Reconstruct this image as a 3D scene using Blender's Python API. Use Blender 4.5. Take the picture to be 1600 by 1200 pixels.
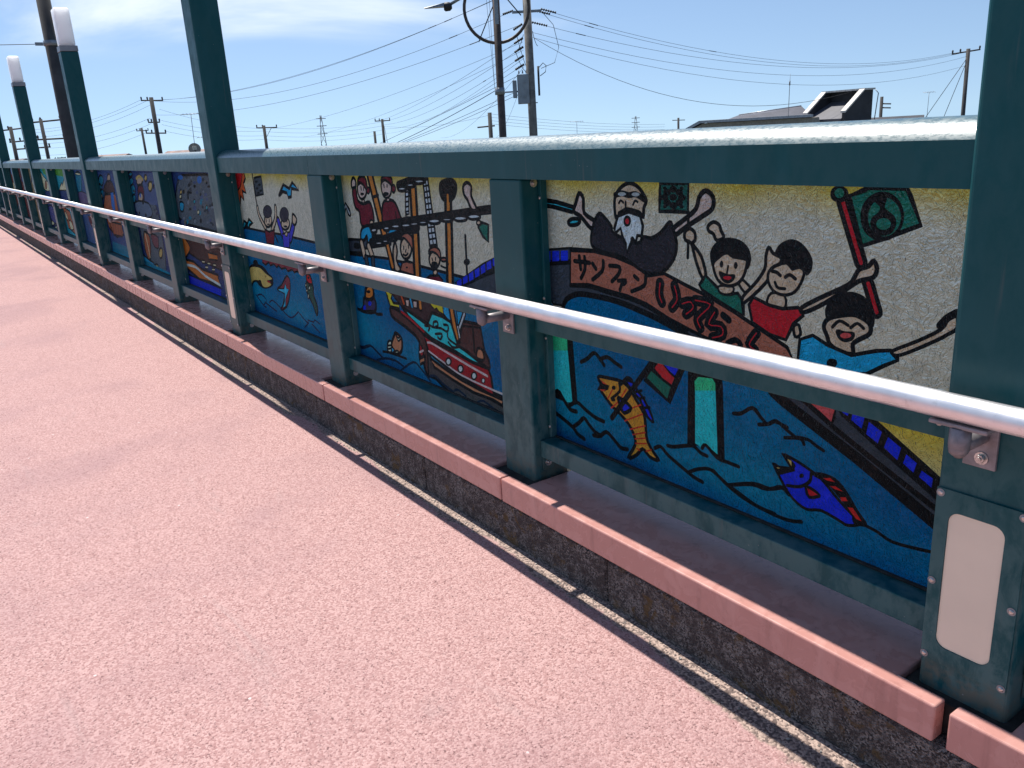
import bpy, bmesh, math, random
import numpy as np
from mathutils import Vector, Matrix
from mathutils.geometry import delaunay_2d_cdt

for o in list(bpy.data.objects): bpy.data.objects.remove(o)
scene = bpy.context.scene
COL = scene.collection
# metres; x runs along the railing (the far end is -x), y points out over the railing, z = 0 on top of the coping
# ------------------------------------------------------------------ camera
cd = bpy.data.cameras.new('camera'); cam = bpy.data.objects.new('camera', cd); COL.objects.link(cam)
cd.sensor_fit = 'HORIZONTAL'; cd.sensor_width = 36.0; cd.lens = 36.0 * 1294.15 / 1600.0
cd.clip_start = 0.05; cd.clip_end = 9000
R = Matrix(((0.577945, -0.207996, 0.789124), (0.814161, 0.213160, -0.540097), (-0.055871, 0.954621, 0.292537)))
cam.matrix_world = Matrix.Translation((0.605, -1.385, 1.037)) @ R.to_4x4()
scene.camera = cam
# ------------------------------------------------------------------ sun, sky, exposure
SUN = Vector((-0.555, 0.049, 1.0)).normalized()
elev = math.asin(SUN.z); azim = math.atan2(SUN.x, SUN.y)
sl = bpy.data.lights.new('sun', 'SUN'); sl.energy = 5.0; sl.angle = math.radians(0.55); sl.color = (1.0, 0.955, 0.89)
so = bpy.data.objects.new('sun', sl); COL.objects.link(so)
so.rotation_euler = SUN.to_track_quat('Z', 'Y').to_euler(); so.location = (0, 0, 30)
w = bpy.data.worlds.new('World'); scene.world = w; w.use_nodes = True
def world():
    nt = w.node_tree; N = nt.nodes; L = nt.links; N.clear()
    def n(t, **k):
        a = N.new(t)
        for q, v in k.items(): setattr(a, q, v)
        return a
    tc = n('ShaderNodeTexCoord'); sp = n('ShaderNodeSeparateXYZ'); L.new(tc.outputs['Generated'], sp.inputs[0])
    m0 = n('ShaderNodeMath', operation='MAXIMUM'); L.new(sp.outputs['Z'], m0.inputs[0]); m0.inputs[1].default_value = 0.0
    mx = n('ShaderNodeMath', operation='ADD'); L.new(m0.outputs[0], mx.inputs[0]); mx.inputs[1].default_value = 0.13
    cb = n('ShaderNodeCombineXYZ'); L.new(sp.outputs['X'], cb.inputs['X']); L.new(sp.outputs['Y'], cb.inputs['Y']); L.new(mx.outputs[0], cb.inputs['Z'])
    sky = n('ShaderNodeTexSky', sky_type='NISHITA', sun_disc=False, sun_elevation=elev, sun_rotation=azim, altitude=20, air_density=1.0, dust_density=0.3, ozone_density=2.0)
    L.new(cb.outputs[0], sky.inputs['Vector'])
    # thin high cloud: streaky noise on a far flat layer
    dv = n('ShaderNodeMath', operation='ADD'); L.new(m0.outputs[0], dv.inputs[0]); dv.inputs[1].default_value = 0.10
    px = n('ShaderNodeMath', operation='DIVIDE'); L.new(sp.outputs['X'], px.inputs[0]); L.new(dv.outputs[0], px.inputs[1])
    py = n('ShaderNodeMath', operation='DIVIDE'); L.new(sp.outputs['Y'], py.inputs[0]); L.new(dv.outputs[0], py.inputs[1])
    pc = n('ShaderNodeCombineXYZ'); L.new(px.outputs[0], pc.inputs['X']); L.new(py.outputs[0], pc.inputs['Y'])
    mp = n('ShaderNodeMapping'); mp.inputs['Scale'].default_value = CLOUD_SC; mp.inputs['Rotation'].default_value = (0, 0, 0.35); mp.inputs['Location'].default_value = CLOUD_OFF
    L.new(pc.outputs[0], mp.inputs['Vector'])
    no = n('ShaderNodeTexNoise'); no.inputs['Scale'].default_value = 1.0; no.inputs['Detail'].default_value = 7; no.inputs['Roughness'].default_value = 0.55; no.inputs['Distortion'].default_value = 0.5
    L.new(mp.outputs[0], no.inputs['Vector'])
    rp = n('ShaderNodeMapRange'); rp.interpolation_type = 'SMOOTHSTEP'; rp.inputs['From Min'].default_value = 0.52; rp.inputs['From Max'].default_value = 0.72; rp.inputs['To Max'].default_value = 0.85
    L.new(no.outputs['Fac'], rp.inputs['Value'])
    fd = n('ShaderNodeMapRange'); fd.interpolation_type = 'SMOOTHSTEP'; fd.inputs['From Min'].default_value = 0.085; fd.inputs['From Max'].default_value = 0.135; L.new(m0.outputs[0], fd.inputs['Value'])
    ff = n('ShaderNodeMath', operation='MULTIPLY'); L.new(rp.outputs[0], ff.inputs[0]); L.new(fd.outputs[0], ff.inputs[1])
    mix = n('ShaderNodeMix', data_type='RGBA'); L.new(ff.outputs[0], mix.inputs['Factor']); L.new(sky.outputs[0], mix.inputs['A']); mix.inputs['B'].default_value = (8.2, 8.7, 9.3, 1)
    bg = n('ShaderNodeBackground'); bg.inputs['Strength'].default_value = 0.104; L.new(mix.outputs['Result'], bg.inputs['Color'])
    ou = n('ShaderNodeOutputWorld'); L.new(bg.outputs[0], ou.inputs['Surface'])
CLOUD_OFF = (0.3, 0.2, 0.0); CLOUD_SC = (0.26, 0.34, 1)
world()
vs = scene.view_settings; vs.view_transform = 'Standard'; vs.look = 'None'; vs.exposure = 0.40; vs.gamma = 1.0; vs.use_curve_mapping = False

# ------------------------------------------------------------------ helpers
def tag(o, label=None, cat=None, group=None, kind=None):
    if label: o['label'] = label
    if cat: o['category'] = cat
    if group: o['group'] = group
    if kind: o['kind'] = kind
    return o
def empty(name, loc=(0, 0, 0), **k):
    o = bpy.data.objects.new(name, None); COL.objects.link(o); o.location = loc; o.empty_display_size = 0.1
    return tag(o, **k)
def link(name, me, mat, parent=None, loc=None, **k):
    o = bpy.data.objects.new(name, me); COL.objects.link(o)
    if mat is not None and not me.materials: me.materials.append(mat)
    if parent is not None: o.parent = parent
    if loc is not None: o.location = loc
    return tag(o, **k)
def done(bm, name, smooth=False, bevel=0.0, segs=2, ang=0.5):
    if bevel > 0:
        bm.normal_update()
        es = [e for e in bm.edges if len(e.link_faces) == 2 and e.calc_face_angle(0) > ang]
        bmesh.ops.bevel(bm, geom=es, offset=bevel, offset_type='OFFSET', segments=segs, profile=0.5, affect='EDGES', clamp_overlap=True)
    me = bpy.data.meshes.new(name); bm.to_mesh(me); bm.free()
    if smooth:
        for p in me.polygons: p.use_smooth = True
    return me
def box(bm, x0, x1, y0, y1, z0, z1, M=None):
    vs_ = [bm.verts.new((M @ Vector(c)) if M else c) for c in ((x0,y0,z0),(x1,y0,z0),(x1,y1,z0),(x0,y1,z0),(x0,y0,z1),(x1,y0,z1),(x1,y1,z1),(x0,y1,z1))]
    for f in ((0,3,2,1),(4,5,6,7),(0,1,5,4),(1,2,6,5),(2,3,7,6),(3,0,4,7)): bm.faces.new([vs_[i] for i in f])
def mbox(name, x0, x1, y0, y1, z0, z1, bevel=0.0, segs=2):
    bm = bmesh.new(); box(bm, x0, x1, y0, y1, z0, z1); return done(bm, name, bevel=bevel, segs=segs)
def prism(bm, pts, axis, a, b, M=None):
    # extrude polygon pts (2D) along axis from a to b
    def mk(p, t):
        v = {'x': (t, p[0], p[1]), 'y': (p[0], t, p[1]), 'z': (p[0], p[1], t)}[axis]
        return (M @ Vector(v)) if M else v
    A = [bm.verts.new(mk(p, a)) for p in pts]; B = [bm.verts.new(mk(p, b)) for p in pts]
    n = len(pts)
    for i in range(n): bm.faces.new((A[i], A[(i+1) % n], B[(i+1) % n], B[i]))
    bm.faces.new(A[::-1]); bm.faces.new(B)
    bmesh.ops.recalc_face_normals(bm, faces=bm.faces[:])
def tube(bm, pts, r, n=10, caps=True, radii=None):
    pts = [Vector(p) for p in pts]; rings = []
    for i, p in enumerate(pts):
        d = (pts[min(i+1, len(pts)-1)] - pts[max(i-1, 0)]).normalized()
        up = Vector((0, 0, 1)) if abs(d.z) < 0.9 else Vector((1, 0, 0))
        a = d.cross(up).normalized(); b = a.cross(d)
        rr = radii[i] if radii else r
        rings.append([bm.verts.new(p + a*rr*math.cos(2*math.pi*k/n) + b*rr*math.sin(2*math.pi*k/n)) for k in range(n)])
    for A, B in zip(rings, rings[1:]):
        for k in range(n):
            f = bm.faces.new((A[k], A[(k+1) % n], B[(k+1) % n], B[k])); f.smooth = True
    if caps: bm.faces.new(rings[0][::-1]); bm.faces.new(rings[-1])
    bmesh.ops.recalc_face_normals(bm, faces=bm.faces[:])
def mtube(name, pts, r, n=10, radii=None):
    bm = bmesh.new(); tube(bm, pts, r, n, radii=radii); return done(bm, name)
def dome(bm, c, rx, ry, rz, seg=12, M=None):
    g = bmesh.ops.create_uvsphere(bm, u_segments=seg, v_segments=seg//2, radius=1.0)
    bmesh.ops.transform(bm, matrix=Matrix.Translation(c) @ Matrix.Diagonal((rx, ry, rz, 1)), verts=g['verts'])
    for v in g['verts']:
        for f in v.link_faces: f.smooth = True
def srgb(c):
    return tuple(((v/255)/12.92 if v/255 <= 0.04045 else ((v/255+0.055)/1.055)**2.4) for v in c)

# ------------------------------------------------------------------ materials
class NT:
    def __init__(s, name):
        s.m = bpy.data.materials.new(name); s.m.use_nodes = True; s.t = s.m.node_tree; s.t.nodes.clear()
        s.out = s.t.nodes.new('ShaderNodeOutputMaterial'); s._pos = None
    def n(s, t, **k):
        a = s.t.nodes.new('ShaderNode' + t)
        for q, v in k.items():
            if q.startswith('i_'):
                a.inputs[q[2:].replace('_', ' ')].default_value = v
            else: setattr(a, q, v)
        return a
    def l(s, a, b): s.t.links.new(a, b)
    def pos(s):
        if not s._pos: s._pos = s.n('NewGeometry').outputs['Position']
        return s._pos
    def mapped(s, scale=(1, 1, 1), src=None):
        m = s.n('Mapping'); m.inputs['Scale'].default_value = scale; s.l(src or s.pos(), m.inputs['Vector']); return m.outputs[0]
    def noise(s, sc, det=3, rough=0.55, dist=0.0, src=None, out='Fac'):
        a = s.n('TexNoise'); a.inputs['Scale'].default_value = sc; a.inputs['Detail'].default_value = det; a.inputs['Roughness'].default_value = rough; a.inputs['Distortion'].default_value = dist
        s.l(src or s.pos(), a.inputs['Vector']); return a.outputs[out]
    def voro(s, sc, feature='F1', src=None, out='Distance', rnd=1.0):
        a = s.n('TexVoronoi', feature=feature); a.inputs['Scale'].default_value = sc; a.inputs['Randomness'].default_value = rnd
        s.l(src or s.pos(), a.inputs['Vector']); return a.outputs[out]
    def rng(s, v, a, b, c=0.0, d=1.0):
        m = s.n('MapRange', interpolation_type='SMOOTHSTEP'); s.l(v, m.inputs['Value'])
        for k, q in zip(('From Min', 'From Max', 'To Min', 'To Max'), (a, b, c, d)): m.inputs[k].default_value = q
        return m.outputs[0]
    def mix(s, f, a, b, mode='MIX'):
        m = s.n('Mix', data_type='RGBA', blend_type=mode)
        for k, v in (('Factor', f), ('A', a), ('B', b)):
            i = [q for q in m.inputs if q.name == k and (q.type == ('VALUE' if k == 'Factor' else 'RGBA'))][0]
            if isinstance(v, (int, float)): i.default_value = v
            elif isinstance(v, tuple): i.default_value = tuple(v) + ((1,) if len(v) == 3 else ())
            else: s.l(v, i)
        return [q for q in m.outputs if q.type == 'RGBA'][0]
    def math(s, op, a, b=None):
        m = s.n('Math', operation=op)
        for i, v in enumerate((a, b)):
            if v is None: continue
            if isinstance(v, (int, float)): m.inputs[i].default_value = v
            else: s.l(v, m.inputs[i])
        return m.outputs[0]
    def bump(s, h, strength=0.3, dist=0.002, nrm=None):
        b = s.n('Bump'); b.inputs['Strength'].default_value = strength; b.inputs['Distance'].default_value = dist; s.l(h, b.inputs['Height'])
        if nrm: s.l(nrm, b.inputs['Normal'])
        return b.outputs[0]
    def pbr(s, col, rough=0.5, metal=0.0, nrm=None, spec=0.5, **k):
        p = s.n('BsdfPrincipled')
        for key, v in (('Base Color', col), ('Roughness', rough), ('Metallic', metal), ('Specular IOR Level', spec)):
            if isinstance(v, (int, float)): p.inputs[key].default_value = v
            elif isinstance(v, tuple): p.inputs[key].default_value = tuple(v) + ((1,) if len(v) == 3 else ())
            else: s.l(v, p.inputs[key])
        if nrm: s.l(nrm, p.inputs['Normal'])
        for q, v in k.items(): p.inputs[q.replace('_', ' ')].default_value = v
        s.l(p.outputs[0], s.out.inputs['Surface']); return s.m

def sepz(a):
    s = a.n('SeparateXYZ'); a.l(a.pos(), s.inputs[0]); return s.outputs
def mat_green(name, rail=False):
    a = NT(name); xyz = sepz(a)
    streak = a.noise(9, 4, 0.6, 0.6, src=a.mapped((1.0, 1.0, 0.22)))
    blot = a.noise(20, 6, 0.68, 0.3, src=a.mapped((1, 1, 0.55)))
    low = a.rng(xyz['Z'], 0.75, 0.02, 0.0, 1.0)
    chalk = a.math('MULTIPLY', a.rng(blot, 0.36, 0.60), a.math('ADD', a.math('MULTIPLY', low, 0.95), 0.14))
    chalk2 = a.math('MULTIPLY', a.rng(streak, 0.46, 0.75), 0.35)
    c = a.mix(chalk, (0.0020, 0.068, 0.077), (0.055, 0.132, 0.135))
    c = a.mix(chalk2, c, (0.012, 0.104, 0.122))
    foot = a.math('MULTIPLY', a.rng(xyz['Z'], 0.075, 0.005), a.rng(a.noise(35, 5, 0.65), 0.35, 0.6))
    c = a.mix(a.math('MULTIPLY', foot, 0.75), c, (0.12, 0.115, 0.085))
    drip = a.math('MULTIPLY', a.rng(a.noise(55, 3, 0.6, 0.2, src=a.mapped((1, 1, 0.045))), 0.60, 0.72), a.rng(a.noise(3, 2), 0.45, 0.6))
    c = a.mix(a.math('MULTIPLY', drip, 0.45), c, (0.10, 0.12, 0.115))
    spots = a.rng(a.voro(55), 0.10, 0.06)
    keep = a.rng(a.noise(30, 2), 0.60, 0.66)
    c = a.mix(a.math('MULTIPLY', a.math('MULTIPLY', spots, keep), 0.6), c, (0.3, 0.33, 0.32))
    peel = a.noise(420, 2)
    if rail:
        m = a.pbr(c, a.rng(blot, 0.3, 0.7, 0.44, 0.54), 0.0, a.bump(peel, 0.12, 0.0005), 0.7, Coat_Weight=1.0, Coat_Roughness=0.34, Coat_IOR=1.8)
        p = [q for q in a.t.nodes if q.type == 'BSDF_PRINCIPLED'][0]
        a.l(a.rng(a.noise(160, 4, 0.7, src=a.mapped((0.5, 1, 1))), 0.38, 0.62, 0.22, 0.52), p.inputs['Coat Roughness'])
        return m
    return a.pbr(c, a.rng(blot, 0.3, 0.7, 0.34, 0.52), 0.0, a.bump(peel, 0.10, 0.0005), 0.22)
def mat_coping():
    a = NT('pink_coping'); dust = a.noise(14, 5, 0.6, 1.0); drip = a.noise(30, 4, 0.6, 0.4, src=a.mapped((1, 1, 0.12)))
    c = a.mix(a.rng(dust, 0.4, 0.7), (0.50, 0.245, 0.21), (0.57, 0.305, 0.265))
    c = a.mix(a.math('MULTIPLY', a.rng(drip, 0.55, 0.72), 0.5), c, (0.32, 0.15, 0.13))
    return a.pbr(c, a.rng(dust, 0.3, 0.7, 0.22, 0.34), 0.0, a.bump(a.noise(300, 2), 0.06, 0.0006), 0.5)
def mat_concrete():
    a = NT('old_kerb_concrete')
    agg = a.voro(270, out='Color'); sp = a.n('SeparateColor'); a.l(agg, sp.inputs[0])
    n1 = a.noise(26, 6, 0.65, 0.5); n2 = a.noise(7, 4, 0.6)
    c = a.mix(a.rng(sp.outputs[0], 0.15, 0.95), (0.040, 0.037, 0.036), (0.30, 0.28, 0.26))
    c = a.mix(a.rng(n1, 0.35, 0.66), c, (0.075, 0.064, 0.06), 'MIX')
    c = a.mix(a.math('MULTIPLY', a.rng(a.noise(90, 3, 0.7), 0.55, 0.75), 0.55), c, (0.30, 0.28, 0.26))
    lich = a.math('MULTIPLY', a.rng(a.noise(17, 5, 0.65, 0.8), 0.54, 0.62), a.rng(n2, 0.42, 0.56))
    c = a.mix(a.math('MULTIPLY', lich, 0.75), c, (0.15, 0.095, 0.035))
    pale = a.math('MULTIPLY', a.rng(a.noise(11, 5, 0.7, 0.4), 0.52, 0.64), a.rng(a.noise(140, 3, 0.7), 0.44, 0.6))
    c = a.mix(a.math('MULTIPLY', pale, 0.7), c, (0.34, 0.33, 0.31))
    h = a.math('ADD', a.voro(270), a.math('MULTIPLY', a.noise(60, 5, 0.7), 1.2))
    return a.pbr(c, 0.95, 0.0, a.bump(h, 0.9, 0.006), 0.2)
def mat_floor():
    a = NT('pink_rubbery_paving'); xyz = sepz(a)
    g = a.voro(200, out='Color'); sp = a.n('SeparateColor'); a.l(g, sp.inputs[0])
    big = a.noise(1.1, 5, 0.55, 0.4); mid = a.noise(5.0, 4, 0.6, 0.5)
    pink = a.mix(a.rng(sp.outputs[0], 0.0, 1.0), (0.370, 0.207, 0.194), (0.53, 0.338, 0.318))
    dark = a.math('MULTIPLY', a.rng(big, 0.45, 0.68), 0.55)
    pink = a.mix(dark, pink, (0.33, 0.20, 0.205))
    pink = a.mix(a.math('MULTIPLY', a.rng(mid, 0.54, 0.75), 0.25), pink, (0.38, 0.235, 0.23))
    pink = a.mix(a.math('MULTIPLY', a.rng(a.noise(150, 3, 0.65), 0.55, 0.68), 0.85), pink, (0.14, 0.07, 0.068))
    chips = a.math('MULTIPLY', a.rng(a.voro(9), 0.045, 0.03), a.rng(a.noise(4, 2), 0.5, 0.6))
    pink = a.mix(a.math('MULTIPLY', chips, 0.8), pink, (0.75, 0.66, 0.64))
    worn = a.rng(a.noise(3.2, 6, 0.7, 1.0, src=a.mapped((0.35, 1.2, 1))), 0.60, 0.72)
    pink = a.mix(a.math('MULTIPLY', worn, 0.30), pink, (0.36, 0.27, 0.26))
    bare = a.mix(a.rng(sp.outputs[1], 0.05, 0.95), (0.13, 0.095, 0.085), (0.47, 0.35, 0.29))
    # coating stops short of the kerb along a wandering line
    edge = a.math('ADD', xyz['Y'], a.math('MULTIPLY', a.math('SUBTRACT', a.noise(2.3, 5, 0.62, 0.3), 0.5), 0.26))
    edge = a.math('ADD', edge, a.math('MULTIPLY', a.math('SUBTRACT', a.noise(60, 3), 0.5), 0.02))
    near = a.rng(xyz['X'], -1.2, -0.1, 0.0, 0.06)
    edge = a.math('ADD', edge, near)
    bmask = a.rng(edge, -0.128, -0.112)
    c = a.mix(bmask, pink, bare)
    h = a.math('ADD', a.math('MULTIPLY', a.voro(200), -1.0), a.math('MULTIPLY', a.noise(190, 3, 0.6), 0.9))
    return a.pbr(c, 0.8, 0.0, a.bump(h, 0.5, 0.003), 0.2)
def mat_simple(name, col, rough=0.5, metal=0.0, var=0.12, sc=12, bump=0.0, bsc=200, spec=0.5):
    a = NT(name); n1 = a.noise(sc, 4, 0.6, 0.3)
    d = tuple(v*(1-var*2.2) for v in col); u = tuple(min(1, v*(1+var)) for v in col)
    c = a.mix(a.rng(n1, 0.3, 0.7), d, u)
    nrm = a.bump(a.noise(bsc, 3), bump, 0.001) if bump else None
    return a.pbr(c, rough, metal, nrm, spec)
def mat_alu():
    a = NT('brushed_aluminium'); br = a.noise(500, 3, 0.6, src=a.mapped((0.02, 1, 1))); blot = a.noise(20, 4)
    c = a.mix(a.rng(blot, 0.3, 0.7), (0.72, 0.72, 0.74), (0.82, 0.82, 0.84))
    c = a.mix(a.math('MULTIPLY', a.rng(a.noise(45, 5, 0.7, 0.5), 0.58, 0.72), 0.35), c, (0.5, 0.49, 0.48))
    return a.pbr(c, a.math('ADD', a.rng(br, 0.2, 0.8, 0.38, 0.50), a.rng(a.noise(9, 4, 0.65), 0.4, 0.7, 0.0, 0.10)), 1.0, a.bump(br, 0.05, 0.0004), 0.5)
def mat_glass_art():
    a = NT('painted_textured_glass')
    at = a.n('Attribute', attribute_name='paint', attribute_type='GEOMETRY'); col = at.outputs['Color']
    tone = a.rng(a.noise(40, 4, 0.65, 0.8), 0.3, 0.7, 0.86, 1.10)
    mul = a.n('VectorMath', operation='SCALE'); a.l(col, mul.inputs[0]); a.l(tone, mul.inputs['Scale'])
    # hammered relief: soft dimples with sharp wandering ridges
    r1 = a.math('ABSOLUTE', a.math('SUBTRACT', a.noise(34, 3, 0.6, 1.2), 0.5)); r2 = a.math('ABSOLUTE', a.math('SUBTRACT', a.noise(85, 2, 0.6, 0.8), 0.5))
    h = a.math('ADD', a.math('MULTIPLY', r1, -1.6), a.math('MULTIPLY', r2, -0.8))
    nrm = a.bump(h, 1.0, 0.015)
    tr = a.n('BsdfTranslucent'); a.l(mul.outputs[0], tr.inputs['Color']); a.l(nrm, tr.inputs['Normal'])
    df = a.n('BsdfDiffuse'); a.l(mul.outputs[0], df.inputs['Color']); a.l(nrm, df.inputs['Normal'])
    rf = a.n('BsdfRefraction'); rf.inputs['Roughness'].default_value = 0.10; rf.inputs['IOR'].default_value = 1.38; gm = a.n('Gamma'); gm.inputs['Gamma'].default_value = 0.7; a.l(mul.outputs[0], gm.inputs['Color']); a.l(gm.outputs[0], rf.inputs['Color']); a.l(nrm, rf.inputs['Normal'])
    m1 = a.n('MixShader'); m1.inputs[0].default_value = 0.03; a.l(tr.outputs[0], m1.inputs[1]); a.l(df.outputs[0], m1.inputs[2])
    m3 = a.n('MixShader'); m3.inputs[0].default_value = 0.34; a.l(m1.outputs[0], m3.inputs[1]); a.l(rf.outputs[0], m3.inputs[2])
    gl = a.n('BsdfGlossy'); gl.inputs['Roughness'].default_value = 0.12; gl.inputs['Color'].default_value = (1, 1, 1, 1); a.l(nrm, gl.inputs['Normal'])
    fr = a.n('Fresnel'); fr.inputs['IOR'].default_value = 1.22; a.l(nrm, fr.inputs['Normal'])
    m2 = a.n('MixShader'); a.l(fr.outputs[0], m2.inputs[0]); a.l(m3.outputs[0], m2.inputs[1]); a.l(gl.outputs[0], m2.inputs[2])
    a.l(m2.outputs[0], a.out.inputs['Surface']); return a.m
def mat_acrylic(name, col, mixt=0.5):
    a = NT(name); n1 = a.noise(8, 3)
    c = a.mix(a.rng(n1, 0.3, 0.7), tuple(v*0.94 for v in col), col)
    tr = a.n('BsdfTranslucent'); a.l(c, tr.inputs['Color']); df = a.n('BsdfPrincipled'); a.l(c, df.inputs['Base Color']); df.inputs['Roughness'].default_value = 0.25
    m1 = a.n('MixShader'); m1.inputs[0].default_value = 1 - mixt; a.l(tr.outputs[0], m1.inputs[1]); a.l(df.outputs[0], m1.inputs[2])
    a.l(m1.outputs[0], a.out.inputs['Surface']); return a.m

def mat_opal():
    a = NT('opal_acrylic'); n1 = a.noise(8, 3)
    c = a.mix(a.rng(n1, 0.3, 0.7), (0.97, 0.97, 0.97), (0.99, 0.99, 0.99))
    p = a.n('BsdfPrincipled'); a.l(c, p.inputs['Base Color']); p.inputs['Roughness'].default_value = 0.3
    p.inputs['Subsurface Weight'].default_value = 1.0; p.inputs['Subsurface Radius'].default_value = (1, 1, 1); p.inputs['Subsurface Scale'].default_value = 0.3
    a.l(p.outputs[0], a.out.inputs['Surface']); return a.m
M_GREEN = mat_green('green_painted_steel'); M_RAIL = mat_green('green_rail_paint', True)
M_COP = mat_coping(); M_CON = mat_concrete(); M_FLOOR = mat_floor(); M_ALU = mat_alu(); M_ART = mat_glass_art()
M_CAST = mat_simple('cast_grey_bracket', (0.27, 0.25, 0.26), 0.5, 0.35, 0.12, 40, 0.2, 300)
M_BOLT = mat_simple('stainless_bolt', (0.55, 0.54, 0.52), 0.3, 0.9, 0.15, 200)
M_GROUT = mat_simple('dark_joint_filler', (0.022, 0.022, 0.02), 0.9, 0, 0.3, 40, 0.6, 90)
M_LAMP = mat_opal(); M_CREAM = mat_acrylic('cream_acrylic', (0.95, 0.86, 0.68), 0.2)
M_POLE = mat_simple('pole_concrete', (0.20, 0.185, 0.165), 0.85, 0, 0.2, 3, 0.3, 60); M_BROWN = mat_simple('brown_steel', (0.075, 0.05, 0.04), 0.5, 0.1, 0.2, 5)
M_WIRE = mat_simple('wire_rubber', (0.02, 0.02, 0.022), 0.6, 0, 0.1, 5); M_GALV = mat_simple('galvanised_steel', (0.26, 0.28, 0.30), 0.45, 0.4, 0.12, 6)
M_BOX = mat_simple('grey_paint', (0.27, 0.30, 0.33), 0.5, 0, 0.1, 3); M_FARPOLE = mat_simple('backlit_dark_pole', (0.06, 0.056, 0.054), 0.8, 0, 0.15, 3)  # far pole colour darkened: backlit silhouette shade is put into the base colour
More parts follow.
